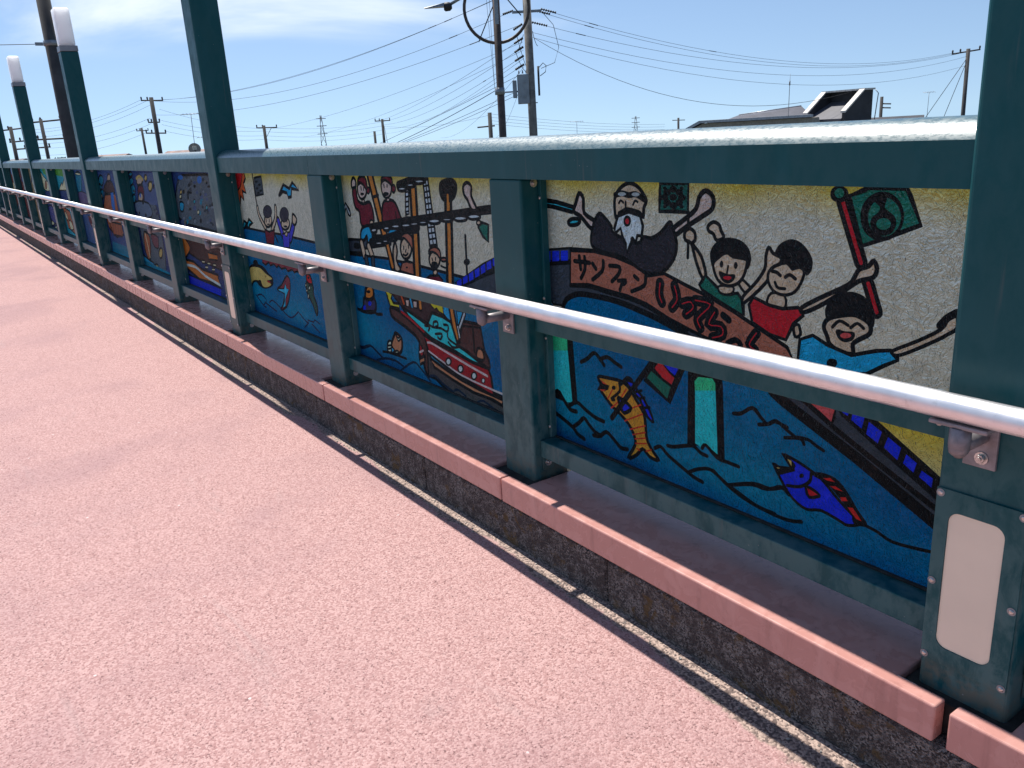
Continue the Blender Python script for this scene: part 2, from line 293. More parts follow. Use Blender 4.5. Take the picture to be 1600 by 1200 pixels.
ART = {
 1: [
('P','sea',0,0,(-791,596,-664,588,-602,535,-560,536,-540,562,-496,582,-427,585,-335,584,-249,574,-162,557,-80,534,-28,517,194,446,225,425,394,350,553,267,617,234,628,128,-1057,-662,-948,308)),
('P','yel',0,0,(362,489,570,464,580,360,554,370,426,446)),
('P','slate',0,6.7,(-783,686,-656,695,-517,712,-414,715,-306,707,-212,679,-81,649,67,604,201,556,212,503,294,488,353,452,422,449,554,372,606,340,616,240,552,275,393,357,224,435,193,453,-28,521,-80,538,-162,562,-249,578,-335,588,-426,590,-496,587,-540,567,-560,542,-602,540,-664,593,-791,601)),
('S','k',1,16.9,(-557,537,-539,563,-489,584,-420,588,-328,585,-243,573,-156,556,-75,533,-23,517)),
('S','k',0,16.8,(-770,648,-659,656,-520,673)),
('S','k',1,10.3,(-520,604,-439,611,-360,604,-285,599,-213,587,-134,561,-75,543)),
('S','k',0,27.3,(185,447,216,430,394,353,554,276,610,248)),
('S','k',0,12.9,(256,451,298,428,346,401,443,355,554,305,597,287)),
('P','k',0,0,(342,453,422,450,554,375,599,350,605,296,552,325,441,385,358,433)),
('P','blue',0,0,(354,447,376,449,372,437,362,440)),
('P','blue',0,0,(383,446,410,445,405,418,381,430)),
('P','blue',0,0,(420,436,449,422,442,396,416,409)),
('P','blue',0,0,(463,415,491,400,486,373,456,391)),
('P','blue',0,0,(503,390,525,378,520,357,498,370)),
('P','blue',0,0,(536,366,559,357,558,338,532,352)),
('P',(196, 64, 66),0,7.7,(273,447,344,450,337,411,305,428)),
('P','blue',0,0,(-654,691,-606,696,-608,666,-657,659)),
('P','blue',0,0,(-597,697,-565,700,-567,671,-599,667)),
('P','blue',0,0,(-557,701,-525,704,-527,676,-559,672)),
('P','brown',0,9.8,(-514,704,-415,711,-331,704,-247,687,-207,666,-150,678,-81,658,-5,638,67,614,136,587,218,555,245,513,160,519,69,528,-3,535,-54,546,-134,566,-213,593,-284,605,-360,610,-439,617,-520,610)),
('S','k',0,13.2,(-497,677,-433,678)),
('S','k',0,13.3,(-476,692,-471,657)),
('S','k',1,13.2,(-453,692,-453,659,-471,632)),
('S','k',0,12.9,(-420,677,-407,664)),
('S','k',1,12.7,(-376,688,-381,661,-422,633)),
('S','k',1,12.3,(-351,678,-311,678,-318,657,-343,637)),
('S','k',1,11.5,(-318,641,-287,645,-297,634)),
('S','k',0,11.6,(-303,637,-312,617)),
('S','k',0,11.8,(-256,660,-243,653)),
('S','k',1,11.7,(-215,663,-221,639,-267,619)),
('S','k',1,29.7,(-164,652,-167,623,-158,604)),
('S','red',1,3.3,(-164,652,-167,623,-158,604)),
('S','k',1,28.9,(-115,651,-106,619,-123,596)),
('S','red',1,3.2,(-115,651,-106,619,-123,596)),
('S','k',1,28.3,(-89,610,-62,618,-54,604,-76,586)),
('S','red',1,3.2,(-89,610,-62,618,-54,604,-76,586)),
('S','k',1,27.6,(-47,624,0,620,-31,589,-40,576,-30,559)),
('S','red',1,3.1,(-47,624,0,620,-31,589,-40,576,-30,559)),
('S','k',1,27,(13,603,-4,572,33,572,38,553,8,541)),
('S','red',1,3,(13,603,-4,572,33,572,38,553,8,541)),
('S','k',0,17.9,(39,600,56,591)),
('S','k',1,14.7,(54,536,76,547,92,539,82,523)),
('S','k',1,25.3,(135,573,116,544,132,534)),
('S','red',1,2.8,(135,573,116,544,132,534)),
('P','pink',1,13.4,(-468,864,-451,850,-449,812,-403,790,-422,772,-464,802,-494,814,-484,836)),
('P','pink',1,12.7,(-19,881,3,868,2,842,-28,823,-76,797,-116,773,-119,790,-77,817,-47,840,-38,866)),
('P','robe',1,9.8,(-388,814,-411,787,-423,749,-418,724,-382,713,-319,708,-282,700,-247,684,-206,672,-156,680,-118,716,-108,755,-121,791,-131,805,-161,778,-194,762,-222,763,-246,745,-330,764,-341,783,-366,804)),
('P','teal',0,13,(-672,843,-645,842,-567,837,-497,826,-498,812,-583,823,-646,827,-673,829)),
('P','teal',1,11.6,(-520,784,-499,794,-467,793,-479,780,-510,776)),
('P','skin',1,10.8,(-272,894,-302,882,-322,862,-327,838,-322,805,-304,814,-274,827,-233,821,-222,810,-219,835,-210,852,-222,870,-243,887)),
('P','white',0,10.3,(-274,823,-315,810,-328,780,-325,766,-305,779,-299,758,-287,741,-282,721,-267,743,-263,756,-249,749,-243,765,-228,766,-223,790,-233,815)),
('P','k',1,0,(-266,800,-269,791,-276,786,-285,785,-292,790,-294,799,-291,807,-284,813,-275,813,-268,808)),
('P','red',1,0,(-274,799,-275,795,-278,792,-282,792,-286,794,-287,798,-285,803,-282,805,-278,806,-275,803)),
('S','k',1,15.6,(-323,863,-298,868,-273,864,-247,867,-217,855)),
('P','lens',1,0,(-283,866,-286,864,-294,862,-303,861,-310,863,-313,866,-310,869,-303,871,-293,871,-286,869)),
('P','lens',1,0,(-234,867,-237,864,-244,862,-253,862,-260,864,-263,866,-260,869,-253,871,-244,871,-237,870)),
('S','k',1,6.6,(-310,843,-303,850,-293,845)),
('S','k',1,6.4,(-258,841,-250,851,-241,848)),
('S','k',0,7.3,(-285,847,-285,831)),
('S','k',1,10.2,(-311,817,-279,829,-235,823)),
('P','dgreen',0,9.9,(-163,895,-71,897,-72,830,-166,828)),
('P','k',1,0,(-107,864,-109,859,-116,856,-123,855,-130,858,-132,863,-130,868,-123,871,-116,871,-109,868)),
('P','k',1,0,(-127,874,-129,869,-135,866,-143,866,-150,869,-152,874,-150,879,-143,882,-135,882,-129,879)),
('P','k',1,0,(-88,875,-90,870,-96,867,-104,867,-110,870,-112,875,-110,880,-104,883,-96,883,-90,880)),
('P','k',1,0,(-127,850,-129,845,-135,842,-143,842,-150,845,-152,850,-150,854,-143,858,-135,858,-129,855)),
('P','k',1,0,(-88,852,-90,847,-96,844,-104,843,-110,846,-112,851,-110,856,-104,859,-96,859,-90,856)),
('P','k',1,0,(-107,882,-109,877,-116,874,-123,874,-130,877,-132,882,-130,887,-123,890,-116,890,-109,887)),
('P','k',1,0,(-107,844,-109,839,-115,836,-123,836,-130,839,-132,843,-130,848,-123,852,-116,852,-109,849)),
('P','k',1,0,(-135,862,-138,857,-144,854,-152,854,-158,857,-161,861,-158,866,-152,870,-144,870,-138,867)),
('P','k',1,0,(-79,864,-82,859,-88,856,-95,856,-102,858,-104,863,-102,868,-95,871,-88,871,-82,868)),
('P','k',1,0,(-140,884,-141,881,-145,879,-149,879,-152,881,-154,883,-152,886,-149,888,-145,888,-141,886)),
('P','k',1,0,(-86,885,-87,882,-91,881,-95,880,-98,882,-99,885,-98,887,-95,889,-91,889,-87,887)),
('P','k',1,0,(-140,841,-141,838,-145,836,-149,836,-152,838,-154,840,-152,843,-149,845,-145,845,-141,843)),
('P','k',1,0,(-86,843,-87,840,-90,839,-95,838,-98,840,-99,842,-98,845,-95,847,-91,847,-87,845)),
('S','k',0,8.6,(-71,832,-71,795)),
('S','k',0,8.8,(-71,758,-72,724)),
('P','skin',1,9.7,(-82,783,-67,793,-51,785,-49,768,-56,757,-30,731,-15,690,-26,681,-46,718,-61,758,-80,765)),
('P','skin',1,9.3,(-10,802,6,812,23,806,28,794,37,779,16,771,6,785,-8,791)),
('P','skin',1,7.2,(88,691,120,669,107,657,84,676)),
('P','green',0,8.8,(-16,687,-35,662,-25,651,34,628,95,607,98,638,80,657,57,651,19,664)),
('P','skin',1,6.2,(26,667,66,670,64,655,43,649,26,654)),
('P','skin',1,8.2,(8,727,11,698,26,677,52,670,79,679,96,699,104,728,99,742,45,745)),
('P','k',1,2.4,(1,719,-2,741,12,763,44,778,81,776,106,760,114,736,106,714,101,732,64,735,45,743,27,732,11,719,8,705)),
('P','k',1,0,(37,719,36,714,34,711,30,710,27,713,26,718,27,722,30,726,33,726,36,723)),
('P','k',1,0,(78,720,77,715,74,712,71,711,68,714,67,718,68,723,70,726,74,727,77,724)),
('S','k',0,5.5,(51,716,47,693)),
('P','k',1,3.7,(25,700,49,695,70,697,65,685,51,677,35,682)),
('P','red',1,0,(61,690,59,687,53,684,46,684,40,685,37,687,39,690,45,692,53,693,59,692)),
('P','skin',1,8.6,(161,767,172,755,193,747,191,734,169,721,158,691,99,637,96,652,128,685,152,719,154,747)),
('P','skin',1,6.8,(171,668,206,667,206,639,163,642)),
('P','red',0,8.6,(125,653,168,641,202,638,242,646,255,631,232,610,214,571,171,576,123,596,112,635)),
('P','skin',1,7.4,(169,721,161,699,175,675,204,668,232,679,249,708,248,728,209,738)),
('P','k',1,2.2,(178,756,191,776,219,787,246,778,268,753,269,730,258,716,251,729,234,727,222,723,214,730,201,737,189,732,194,746)),
('S','k',1,8.3,(206,707,217,713,231,706)),
('S','k',1,8.5,(172,716,183,715,193,709)),
('S','k',1,7.3,(180,693,188,682,206,682)),
('P','skin',1,7.8,(232,603,244,609,250,589,237,582)),
('S','k',0,29.2,(331,870,379,753)),
('S','red',0,7.8,(331,870,379,753)),
('S','k',0,26.6,(397,715,419,661)),
('S','red',0,7.7,(397,715,419,661)),
('P','green',0,10,(345,878,383,896,460,896,492,832,379,786)),
('P','k',1,0,(459,846,453,819,433,801,406,799,381,814,371,842,377,869,399,887,426,888,449,872)),
('P','green',1,0,(453,844,448,824,433,810,413,808,395,820,387,841,392,862,408,876,428,877,445,864)),
('P','k',1,0,(394,875,422,880,420,860,439,847,445,831,437,814,421,808,404,811,393,826,395,841,408,852,409,862)),
('P','green',1,0,(434,831,432,825,425,820,416,820,408,823,405,830,407,836,414,840,423,841,431,837)),
('P','k',1,0,(343,883,340,873,330,867,318,867,307,872,303,882,306,892,316,898,328,898,339,892)),
('P','green',1,0,(333,885,332,879,327,876,320,875,315,879,312,884,314,889,319,893,326,893,331,890)),
('P','skin',1,10,(250,647,294,674,354,707,367,724,376,740,396,749,405,760,413,745,407,728,381,719,368,711,334,685,292,656,254,637)),
('P','skin',1,10.2,(315,633,348,645,376,649,405,637,408,617,386,601,373,589,374,570,349,568,322,580,314,596,305,615)),
('P','k',1,2,(310,662,348,690,373,693,397,683,414,657,414,631,406,643,369,650,337,642,311,632)),
('S','k',1,7.3,(325,617,340,632,360,626)),
('S','k',1,7.1,(366,622,380,633,394,625)),
('P','k',1,4.1,(335,612,354,611,374,612,370,598,353,592,340,598)),
('P',(196, 60, 60),1,0,(368,606,366,603,360,600,353,598,347,599,344,602,346,606,352,609,360,610,366,609)),
('P','tealb',0,8.6,(249,578,280,592,315,578,371,566,425,585,454,591,469,574,444,559,409,535,323,508,245,513)),
('P','skin',1,7.4,(458,591,504,618,546,647,558,669,572,677,575,654,559,640,542,627,490,594,465,583)),
('S','k',1,14.4,(544,654,556,670,572,682)),
('P','k',1,0,(341,543,339,537,333,532,326,530,319,533,316,538,318,545,324,550,332,551,339,549)),
('P','k',0,0,(-644,485,-522,504,-505,258,-542,244,-633,247)),
('P','blue',0,0,(-703,456,-644,466,-637,249,-660,270)),
('P','agreen',0,0,(-623,459,-544,472,-544,404,-623,390)),
('P','aqua',0,0,(-623,395,-543,409,-530,251,-557,246,-591,273,-614,267)),
('P','k',0,0,(-69,467,35,479,43,425,53,240,17,242,-9,260,-70,246)),
('P','agreen',0,0,(-47,422,-35,435,9,440,19,430,20,404,-45,393)),
('P','aqua',0,0,(-45,398,20,412,30,250,7,260,-9,267,-24,253,-43,259)),
('S','k',1,12.9,(-483,386,-455,401,-424,424,-401,412,-383,396)),
('S','k',1,12.4,(-400,409,-369,422,-340,413,-313,405)),
('S','k',1,14.3,(-637,244,-599,272,-574,253,-543,227,-513,227)),
('S','k',1,13.6,(-546,237,-509,257,-470,243,-427,230,-391,227)),
('S','k',1,14.4,(-648,207,-584,189,-532,172,-511,156,-480,149)),
('S','k',1,13.7,(-532,172,-501,195,-478,215,-457,201,-429,184,-403,180)),
('S','k',1,13.1,(-437,172,-408,178,-379,198,-346,182,-320,167,-293,170)),
('S','k',1,11,(-139,225,-117,228,-66,246,-46,249,-24,238,-4,236)),
('S','k',1,10.3,(-20,252,-8,264,28,241,63,239,95,238)),
('S','k',1,11.3,(-186,204,-164,215,-134,197,-67,172,-45,165,-18,161)),
('S','k',1,10.3,(-61,175,-34,191,3,203,29,196,64,180,99,170,152,155,203,153)),
('S','k',1,9.5,(76,368,102,376,129,395,153,380,171,366)),
('S','k',1,9.1,(150,359,175,367,193,378,227,373)),
('S','k',1,9.6,(74,183,136,205,178,207,234,232)),
('P','orange',1,11,(-407,358,-368,362,-315,364,-284,352,-259,327,-228,293,-220,259,-216,223,-200,200,-172,173,-206,174,-232,189,-256,164,-291,144,-262,191,-265,219,-286,246,-318,266,-357,285,-390,310,-398,318,-382,327,-369,334,-389,341,-405,345)),
('P','k',0,5.2,(-410,358,-395,339,-365,339,-382,322,-415,318,-402,334)),
('P',(206, 50, 30),0,0,(-402,352,-371,341,-389,341)),
('P',(206, 50, 30),0,0,(-406,320,-379,325,-389,317)),
('S',(178, 36, 24),0,4.4,(-294,346,-314,318)),
('S',(178, 36, 24),0,4.5,(-345,340,-370,301)),
('S',(178, 36, 24),0,4.5,(-357,276,-327,301)),
('S',(178, 36, 24),0,4.3,(-271,297,-230,318)),
('S',(178, 36, 24),0,4.3,(-302,252,-232,289)),
('S',(178, 36, 24),0,4.3,(-280,233,-223,258)),
('S',(178, 36, 24),0,4.3,(-270,220,-222,239)),
('S',(178, 36, 24),0,4.3,(-261,210,-221,223)),
('S',(178, 36, 24),0,4.3,(-260,197,-218,208)),
('S',(178, 36, 24),0,4.4,(-255,184,-245,181)),
('S',(178, 36, 24),0,4.3,(-218,186,-200,195)),
('P','blue',0,9.5,(-293,367,-269,372,-250,352,-227,334,-203,304,-190,278,-213,286,-239,326,-270,347)),
('S','k',0,7.9,(-259,345,-234,355)),
('S','k',0,7.9,(-241,331,-223,338)),
('S','k',0,7.8,(-224,309,-204,315)),
('P','blue',1,11.6,(-326,315,-276,297,-305,274,-320,294)),
('P','k',1,0,(-337,340,-338,336,-342,333,-347,332,-351,333,-353,337,-351,341,-347,344,-342,345,-338,344)),
('S','k',1,9.2,(-322,356,-321,333,-356,303,-343,304)),
('P','k',0,4.5,(-191,445,-80,444,-130,343,-225,385)),
('P','blue',0,0,(-153,445,-98,447,-114,422,-134,432)),
('P',(176, 28, 34),0,0,(-171,445,-156,443,-133,424,-115,415,-125,396,-156,407,-185,427)),
('P','green',0,0,(-197,417,-163,401,-128,388,-140,355,-213,396)),
('S','k',0,17.4,(-355,247,-197,438)),
('S','k',1,10.8,(-315,355,-289,379,-272,377)),
('S','k',1,9.5,(76,368,98,373,132,396,153,380,169,368)),
('S','k',1,9,(150,360,180,369,197,381,223,368,249,356)),
('S','k',1,8.8,(222,347,261,356,272,346)),
('S','k',1,8.5,(253,357,282,359,302,351,321,345)),
('S','k',1,9.7,(18,204,59,180,119,160,189,151,242,151,275,160)),
('S','k',1,9.6,(64,180,141,209,187,211,217,226,239,214)),
('S','k',1,7.6,(419,210,455,205,491,195,557,203,604,212)),
('P','blue',1,7.7,(193,278,215,265,244,282,248,291,218,307,256,301,298,288,322,277,363,245,403,219,420,210,390,194,367,198,323,205,287,195,252,207,225,233)),
('P','k',0,8.5,(193,278,210,272,244,279,247,291,218,307,249,276,213,258)),
('P','gold',0,0,(231,299,242,297,243,285)),
('P','gold',0,0,(203,270,214,271,207,268)),
('P','k',1,0,(276,272,275,269,272,266,268,264,265,265,264,268,265,272,268,275,272,276,275,275)),
('S','k',1,8.3,(234,235,267,243,291,263,294,283)),
('P','red',1,8.1,(284,249,317,240,292,226)),
('P','k',1,3.3,(298,282,318,292,353,290,381,270,409,236,433,211,404,204,395,227,363,253,335,273)),
('P',(190, 24, 22),0,0,(324,282,341,288,353,282,334,280)),
('P',(190, 24, 22),0,0,(341,269,354,273,373,267,354,266)),
('P',(190, 24, 22),0,0,(367,252,380,256,385,249,371,244)),
('P',(190, 24, 22),0,0,(386,235,398,238,420,215,407,216)),
 ],
 2: [
('P','slate',0,12.5,(-804,611,-698,614,-593,634,-476,639,-360,664,-208,674,-216,641,-475,603,-490,584,-818,562)),
('P','sea',0,0,(-868,557,-701,566,-284,581,12,576,316,566,492,561,947,613,925,123,-1183,-483)),
('S','k',0,11.5,(-819,559,-701,566,-284,581,12,576,316,566)),
('P','k',0,7.3,(242,540,324,575,433,626,589,680,584,630,432,586,283,529)),
('P','blue',0,0,(256,547,288,561,286,532,255,520)),
('P','blue',0,0,(297,564,328,578,327,550,296,538)),
('P','blue',0,0,(337,581,367,595,366,567,337,556)),
('P','blue',0,0,(376,598,406,611,405,584,376,573)),
('P','blue',0,0,(415,615,443,627,442,600,414,589)),
('P','blue',0,0,(452,630,480,643,479,616,451,606)),
('P','blue',0,0,(488,646,515,658,515,632,488,622)),
('P','slate',0,10.2,(276,529,432,586,584,630,573,522,315,503)),
('S','k',0,30.1,(-683,767,-642,737,-599,775,-570,742)),
('S','gray',0,9.9,(-683,767,-642,737,-599,775,-570,742)),
('P','gray',0,11.3,(77,897,112,897,140,659,87,655)),
('S','k',0,7.2,(76,885,112,890)),
('S','k',0,7.2,(77,865,114,870)),
('S','k',0,7.2,(78,845,117,850)),
('S','k',0,7.2,(79,825,119,830)),
('S','k',0,7.2,(80,804,122,809)),
('S','k',0,7.3,(81,784,124,789)),
('S','k',0,7.3,(83,763,127,769)),
('S','k',0,7.3,(84,743,129,749)),
('S','k',0,7.3,(85,722,132,728)),
('S','k',0,7.3,(86,701,135,708)),
('S','k',0,7.4,(87,680,137,688)),
('S','k',0,7.4,(88,659,140,667)),
('S','k',0,7.3,(95,897,114,657)),
('P','gray',0,8.6,(-59,853,-35,853,-48,764,-75,755)),
('S','k',0,6.8,(-62,841,-33,845)),
('S','k',0,6.8,(-65,824,-36,828)),
('S','k',0,6.9,(-69,806,-40,810)),
('S','k',0,6.9,(-72,788,-43,792)),
('S','k',0,6.9,(-76,770,-46,775)),
('S','k',0,61.4,(-341,900,-303,786,-264,671)),
('S','mast',0,27.7,(-341,900,-303,786,-264,671)),
('S','k',0,44.3,(-251,646,-223,554)),
('S','mast',0,17.7,(-251,646,-223,554)),
('S','k',0,13.2,(-334,816,-285,825)),
('S','k',0,13.2,(-334,816,-285,825)),
('S','k',0,61.4,(-1,858,-8,742,-27,518)),
('S','mast',0,22.8,(-1,858,-8,742,-27,518)),
('S','k',0,54.5,(241,845,231,733,209,528)),
('S','mast',0,18.7,(241,845,231,733,209,528)),
('P','k',1,0,(190,880,231,895,280,896,306,875,291,836,255,817,205,818,184,844)),
('S','mast',0,12.2,(239,838,234,784)),
('P','pink',1,14,(-517,873,-494,889,-476,874,-486,850,-519,849)),
('P','maroon',1,13.9,(-513,843,-483,846,-476,801,-429,787,-368,796,-346,759,-357,712,-462,696,-472,753,-505,769,-517,804)),
('P','pink',1,11.8,(-459,861,-467,835,-453,810,-424,807,-392,825,-387,854,-418,870)),
('P','maroon',1,11.6,(-460,865,-448,887,-412,896,-380,883,-379,837,-402,858,-438,871)),
('P','maroon',1,7.7,(-355,841,-359,834,-367,829,-376,829,-382,833,-382,841,-378,848,-370,853,-362,853,-356,849)),
('S','k',0,8.8,(-433,853,-433,843)),
('S','k',0,8.7,(-407,851,-410,842)),
('P','k',1,0,(-409,826,-414,823,-423,821,-434,820,-443,822,-446,825,-441,829,-432,831,-421,831,-412,829)),
('P','pink',1,7.9,(-412,798,-415,793,-422,790,-430,790,-436,792,-438,797,-434,802,-427,805,-419,805,-413,802)),
('P','tealb',1,14.1,(-464,687,-391,701,-374,663,-397,624,-425,624,-424,660,-456,639,-487,646)),
('P','skin',1,7.8,(-354,716,-358,710,-367,706,-377,705,-384,708,-386,714,-381,721,-372,725,-362,725,-356,722)),
('S','k',0,44.8,(-484,625,-469,576)),
('S','skin',0,23.5,(-484,625,-469,576)),
('S','k',0,43.8,(-419,617,-394,581)),
('S','skin',0,22.9,(-419,617,-394,581)),
('S','k',0,37.9,(-456,565,-451,541)),
('S','slate',0,20.7,(-456,565,-451,541)),
('S','k',0,37.1,(-393,566,-394,539)),
('S','slate',0,20.3,(-393,566,-394,539)),
('P','maroon',1,12.7,(-256,791,-197,810,-147,799,-111,745,-90,738,-162,725,-265,709)),
('S','k',0,8.1,(-153,767,-151,735)),
('P','pink',1,10.8,(-245,873,-252,849,-240,823,-209,817,-178,834,-168,866,-199,886)),
('P','maroon',1,10.7,(-249,877,-236,895,-196,900,-159,890,-162,859,-176,870,-217,884)),
('P','maroon',1,8.8,(-136,853,-140,845,-149,839,-159,839,-166,844,-167,852,-162,861,-153,866,-144,866,-137,861)),
('S','k',0,8.2,(-228,867,-228,857)),
('S','k',0,8.1,(-201,867,-203,858)),
('P','k',1,0,(-194,832,-200,827,-212,824,-227,823,-238,826,-241,831,-236,836,-223,839,-209,839,-198,837)),
('P','pink',1,7.3,(-194,811,-197,806,-204,803,-212,803,-217,806,-219,810,-215,814,-209,817,-201,817,-195,815)),
('P','tealb',0,11,(-225,698,-122,708,-126,691,-226,677)),
('S','k',0,30.4,(-382,697,-109,732,137,761,444,797,519,805)),
('S','k',0,30.6,(-396,636,-247,663,-99,694,13,720)),
('S','k',0,38.8,(-109,863,-13,880,88,897)),
('P','gray',1,13.7,(-328,688,-335,681,-349,676,-366,675,-379,678,-383,684,-376,691,-361,696,-344,697,-332,694)),
('P','gray',1,13.1,(-215,702,-222,696,-236,692,-253,691,-267,694,-271,699,-264,705,-249,709,-232,710,-219,707)),
('P','gray',1,12.7,(-124,715,-133,709,-154,704,-179,703,-199,705,-206,710,-197,716,-176,720,-150,722,-131,719)),
('P','gray',1,12.3,(-41,723,-49,717,-70,713,-96,711,-116,714,-123,718,-114,724,-92,728,-67,730,-47,728)),
('P','gray',1,12,(23,732,15,727,-3,723,-26,721,-44,723,-50,728,-42,733,-23,736,-1,738,17,736)),
('P','gray',1,11.6,(87,740,80,736,62,732,40,731,23,732,17,737,25,742,43,745,65,746,81,745)),
('P','gray',1,11.2,(177,750,168,744,146,739,120,738,99,740,92,746,101,752,123,756,149,758,170,755)),
('P','gray',1,10.8,(262,759,254,755,233,751,207,750,186,751,178,755,187,759,209,763,235,764,255,763)),
('P','gray',1,10.4,(353,768,344,762,323,758,296,756,275,759,268,764,277,770,299,774,325,775,346,773)),
('P','gray',1,10,(434,777,426,772,406,768,381,766,361,769,354,774,362,779,383,784,408,785,428,782)),
('P','gray',1,13.6,(-285,640,-293,634,-313,629,-337,628,-356,629,-363,634,-354,640,-333,644,-310,646,-291,644)),
('P','gray',1,13.3,(-236,651,-243,645,-257,641,-275,640,-288,642,-293,647,-286,652,-271,656,-254,657,-240,655)),
('P','gray',1,13,(-162,664,-169,660,-185,656,-204,655,-219,656,-224,660,-217,664,-201,668,-182,669,-167,668)),
('P','gray',1,12.7,(-115,674,-120,671,-132,668,-146,667,-157,668,-161,671,-156,675,-144,678,-130,679,-119,677)),
('P','gray',1,12.1,(7,705,0,701,-20,698,-43,697,-62,697,-69,700,-61,704,-41,707,-18,709,1,708)),
('P','gray',1,14.7,(-502,612,-509,608,-523,605,-540,604,-554,605,-558,608,-552,612,-537,616,-520,617,-507,616)),
('P','gray',1,12,(-51,855,-58,849,-76,846,-96,845,-113,848,-118,853,-111,858,-93,862,-72,862,-56,859)),
('P','gray',1,11.7,(13,869,6,864,-11,861,-31,861,-47,863,-52,868,-45,872,-28,875,-8,876,7,873)),
('P','gray',1,11.3,(91,883,83,878,63,875,39,874,19,877,13,882,21,887,42,890,66,890,85,887)),
('P','pink',1,12.8,(341,870,366,883,391,871,387,841,414,801,384,797,363,827,344,844)),
('P','green',0,11.2,(416,743,440,759,477,754,470,699,441,714)),
('P','skin',1,7.1,(433,758,430,754,424,750,416,750,410,752,408,757,411,761,417,765,425,765,431,763)),
('S','k',0,12.8,(333,710,327,583)),
('P','k',1,0,(351,624,346,616,335,611,323,610,313,613,310,620,315,627,326,632,338,634,348,630)),
('P','skin',1,13.1,(-204,620,-181,651,-170,619,-183,580,-155,545,-201,537,-208,582)),
('P','brown',0,10.9,(-140,576,-103,585,-53,584,-50,536,-156,541)),
('P','skin',1,12.5,(-51,640,-64,614,-89,597,-117,594,-137,608,-141,633,-127,659,-101,676,-73,678,-54,664)),
('P','brown',1,10.6,(-135,663,-113,685,-74,694,-40,677,-44,633,-65,652,-104,672)),
('P','k',1,0,(-96,562,-98,559,-102,558,-107,557,-111,558,-112,560,-110,563,-106,564,-101,565,-97,564)),
('S','k',0,8.1,(-113,640,-115,630)),
('S','k',0,8,(-73,647,-75,637)),
('S','k',1,9,(-123,609,-104,606,-84,616)),
('S','k',0,7.2,(-96,630,-104,620)),
('P','maroon',0,10.1,(40,533,71,548,134,555,160,542,150,514,40,509)),
('P','skin',1,11.6,(152,615,142,596,121,582,97,580,79,590,74,608,85,627,107,640,131,642,148,632)),
('P','k',1,0,(88,597,115,604,133,599,116,576,94,576)),
('P','brown',1,9.9,(74,631,87,647,124,657,156,645,156,616,131,632,97,637)),
('P','brown',1,8.1,(196,618,192,613,182,610,170,609,161,611,157,614,162,619,172,622,184,623,193,622)),
('S','k',0,7.5,(96,613,99,606)),
('S','k',0,7.4,(122,618,119,609)),
('P','skin',1,8.4,(126,566,122,559,114,554,104,553,97,556,95,563,99,569,108,574,117,575,124,572)),
('S','k',1,8.1,(155,592,191,588,208,605)),
('P','dpurp',1,16.4,(-512,393,-415,398,-428,342,-558,329,-534,349)),
('P','mast',1,18.4,(-505,393,-484,441,-446,453,-422,444,-423,409,-461,390)),
('P','k',1,0,(-446,426,-451,421,-462,417,-474,416,-484,417,-487,421,-482,426,-471,430,-458,431,-449,430)),
('P','blue',1,0,(-451,375,-456,369,-465,364,-475,363,-482,365,-483,371,-479,378,-470,382,-460,384,-453,381)),
('P','blue',1,0,(-510,347,-514,339,-523,333,-532,331,-537,335,-538,343,-533,352,-525,358,-516,359,-510,355)),
('S','k',1,14,(-595,333,-534,330,-441,343,-410,336,-361,342)),
('P','yellow',0,12.8,(-309,452,-247,445,-263,420,-246,405,-201,408,-199,388,-276,386,-295,420)),
('P',(48, 26, 28),0,9.7,(-205,465,171,463,224,389,237,314,52,403,27,363,-106,380,-179,401,-250,440)),
('P','yellow',0,8.1,(-140,449,-112,450,-95,441,-123,439)),
('P','yellow',0,8,(-97,450,-48,452,-65,440,-86,440)),
('P','yellow',0,7.4,(50,447,144,446,147,416,114,420,99,431,81,424)),
('P','pink',0,8.2,(-140,433,-111,435,-117,406,-139,407)),
('P','pink',0,8,(-79,436,-49,438,-52,410,-79,409)),
('S','k',0,25.8,(-174,447,-157,415)),
('S','suno',0,12.4,(-174,447,-157,415)),
('S','k',0,32.6,(-24,450,-24,417)),
('S','mast',0,17,(-24,450,-24,417)),
('S','tealb',0,12.1,(-99,438,-91,412)),
('P','tealb',0,7.3,(144,450,185,451,193,393,147,416)),
('P','tealb',0,7,(240,442,294,442,269,371,240,387)),
('P','hull',0,13.7,(274,410,387,414,402,327,427,298,427,265,327,288,233,309,252,359)),
('S','k',0,12,(339,411,339,311)),
('S','k',0,8.6,(264,391,386,403)),
('P','tan',1,11.9,(361,326,391,325,396,292,350,292)),
('S','k',0,41.8,(203,450,213,396,227,342)),
('S','mast',0,17.9,(203,450,213,396,227,342)),
('S','k',0,23.3,(289,437,246,376)),
('S','gray',0,8.2,(289,437,246,376)),
('S','k',0,19.3,(239,383,246,346)),
('S','gray',0,7.1,(239,383,246,346)),
('P','aqua',0,15.1,(-180,398,-106,385,19,357,36,382,61,409,133,406,194,393,231,313,290,301,400,269,316,268,209,287,44,307,-41,334,-128,367)),
('S','k',1,10.3,(10,365,57,354,117,359,162,353,171,377,141,376)),
('S','k',1,10.5,(62,359,68,374,95,380,97,365,79,358)),
('S','k',1,10.7,(-2,350,34,351,23,335)),
('S','k',1,10.4,(74,330,122,338,110,316,90,319)),
('S','k',1,10.1,(162,349,167,328,206,317,229,313)),
('S','k',1,10.1,(164,314,195,300,237,310)),
('P','hull',1,16.6,(-278,382,-222,382,-166,366,-112,351,-17,315,14,274,3,156,-31,172,-60,279,-147,316,-249,339,-277,354)),
('S','rhull',1,10.9,(-184,378,-111,358,-15,325)),
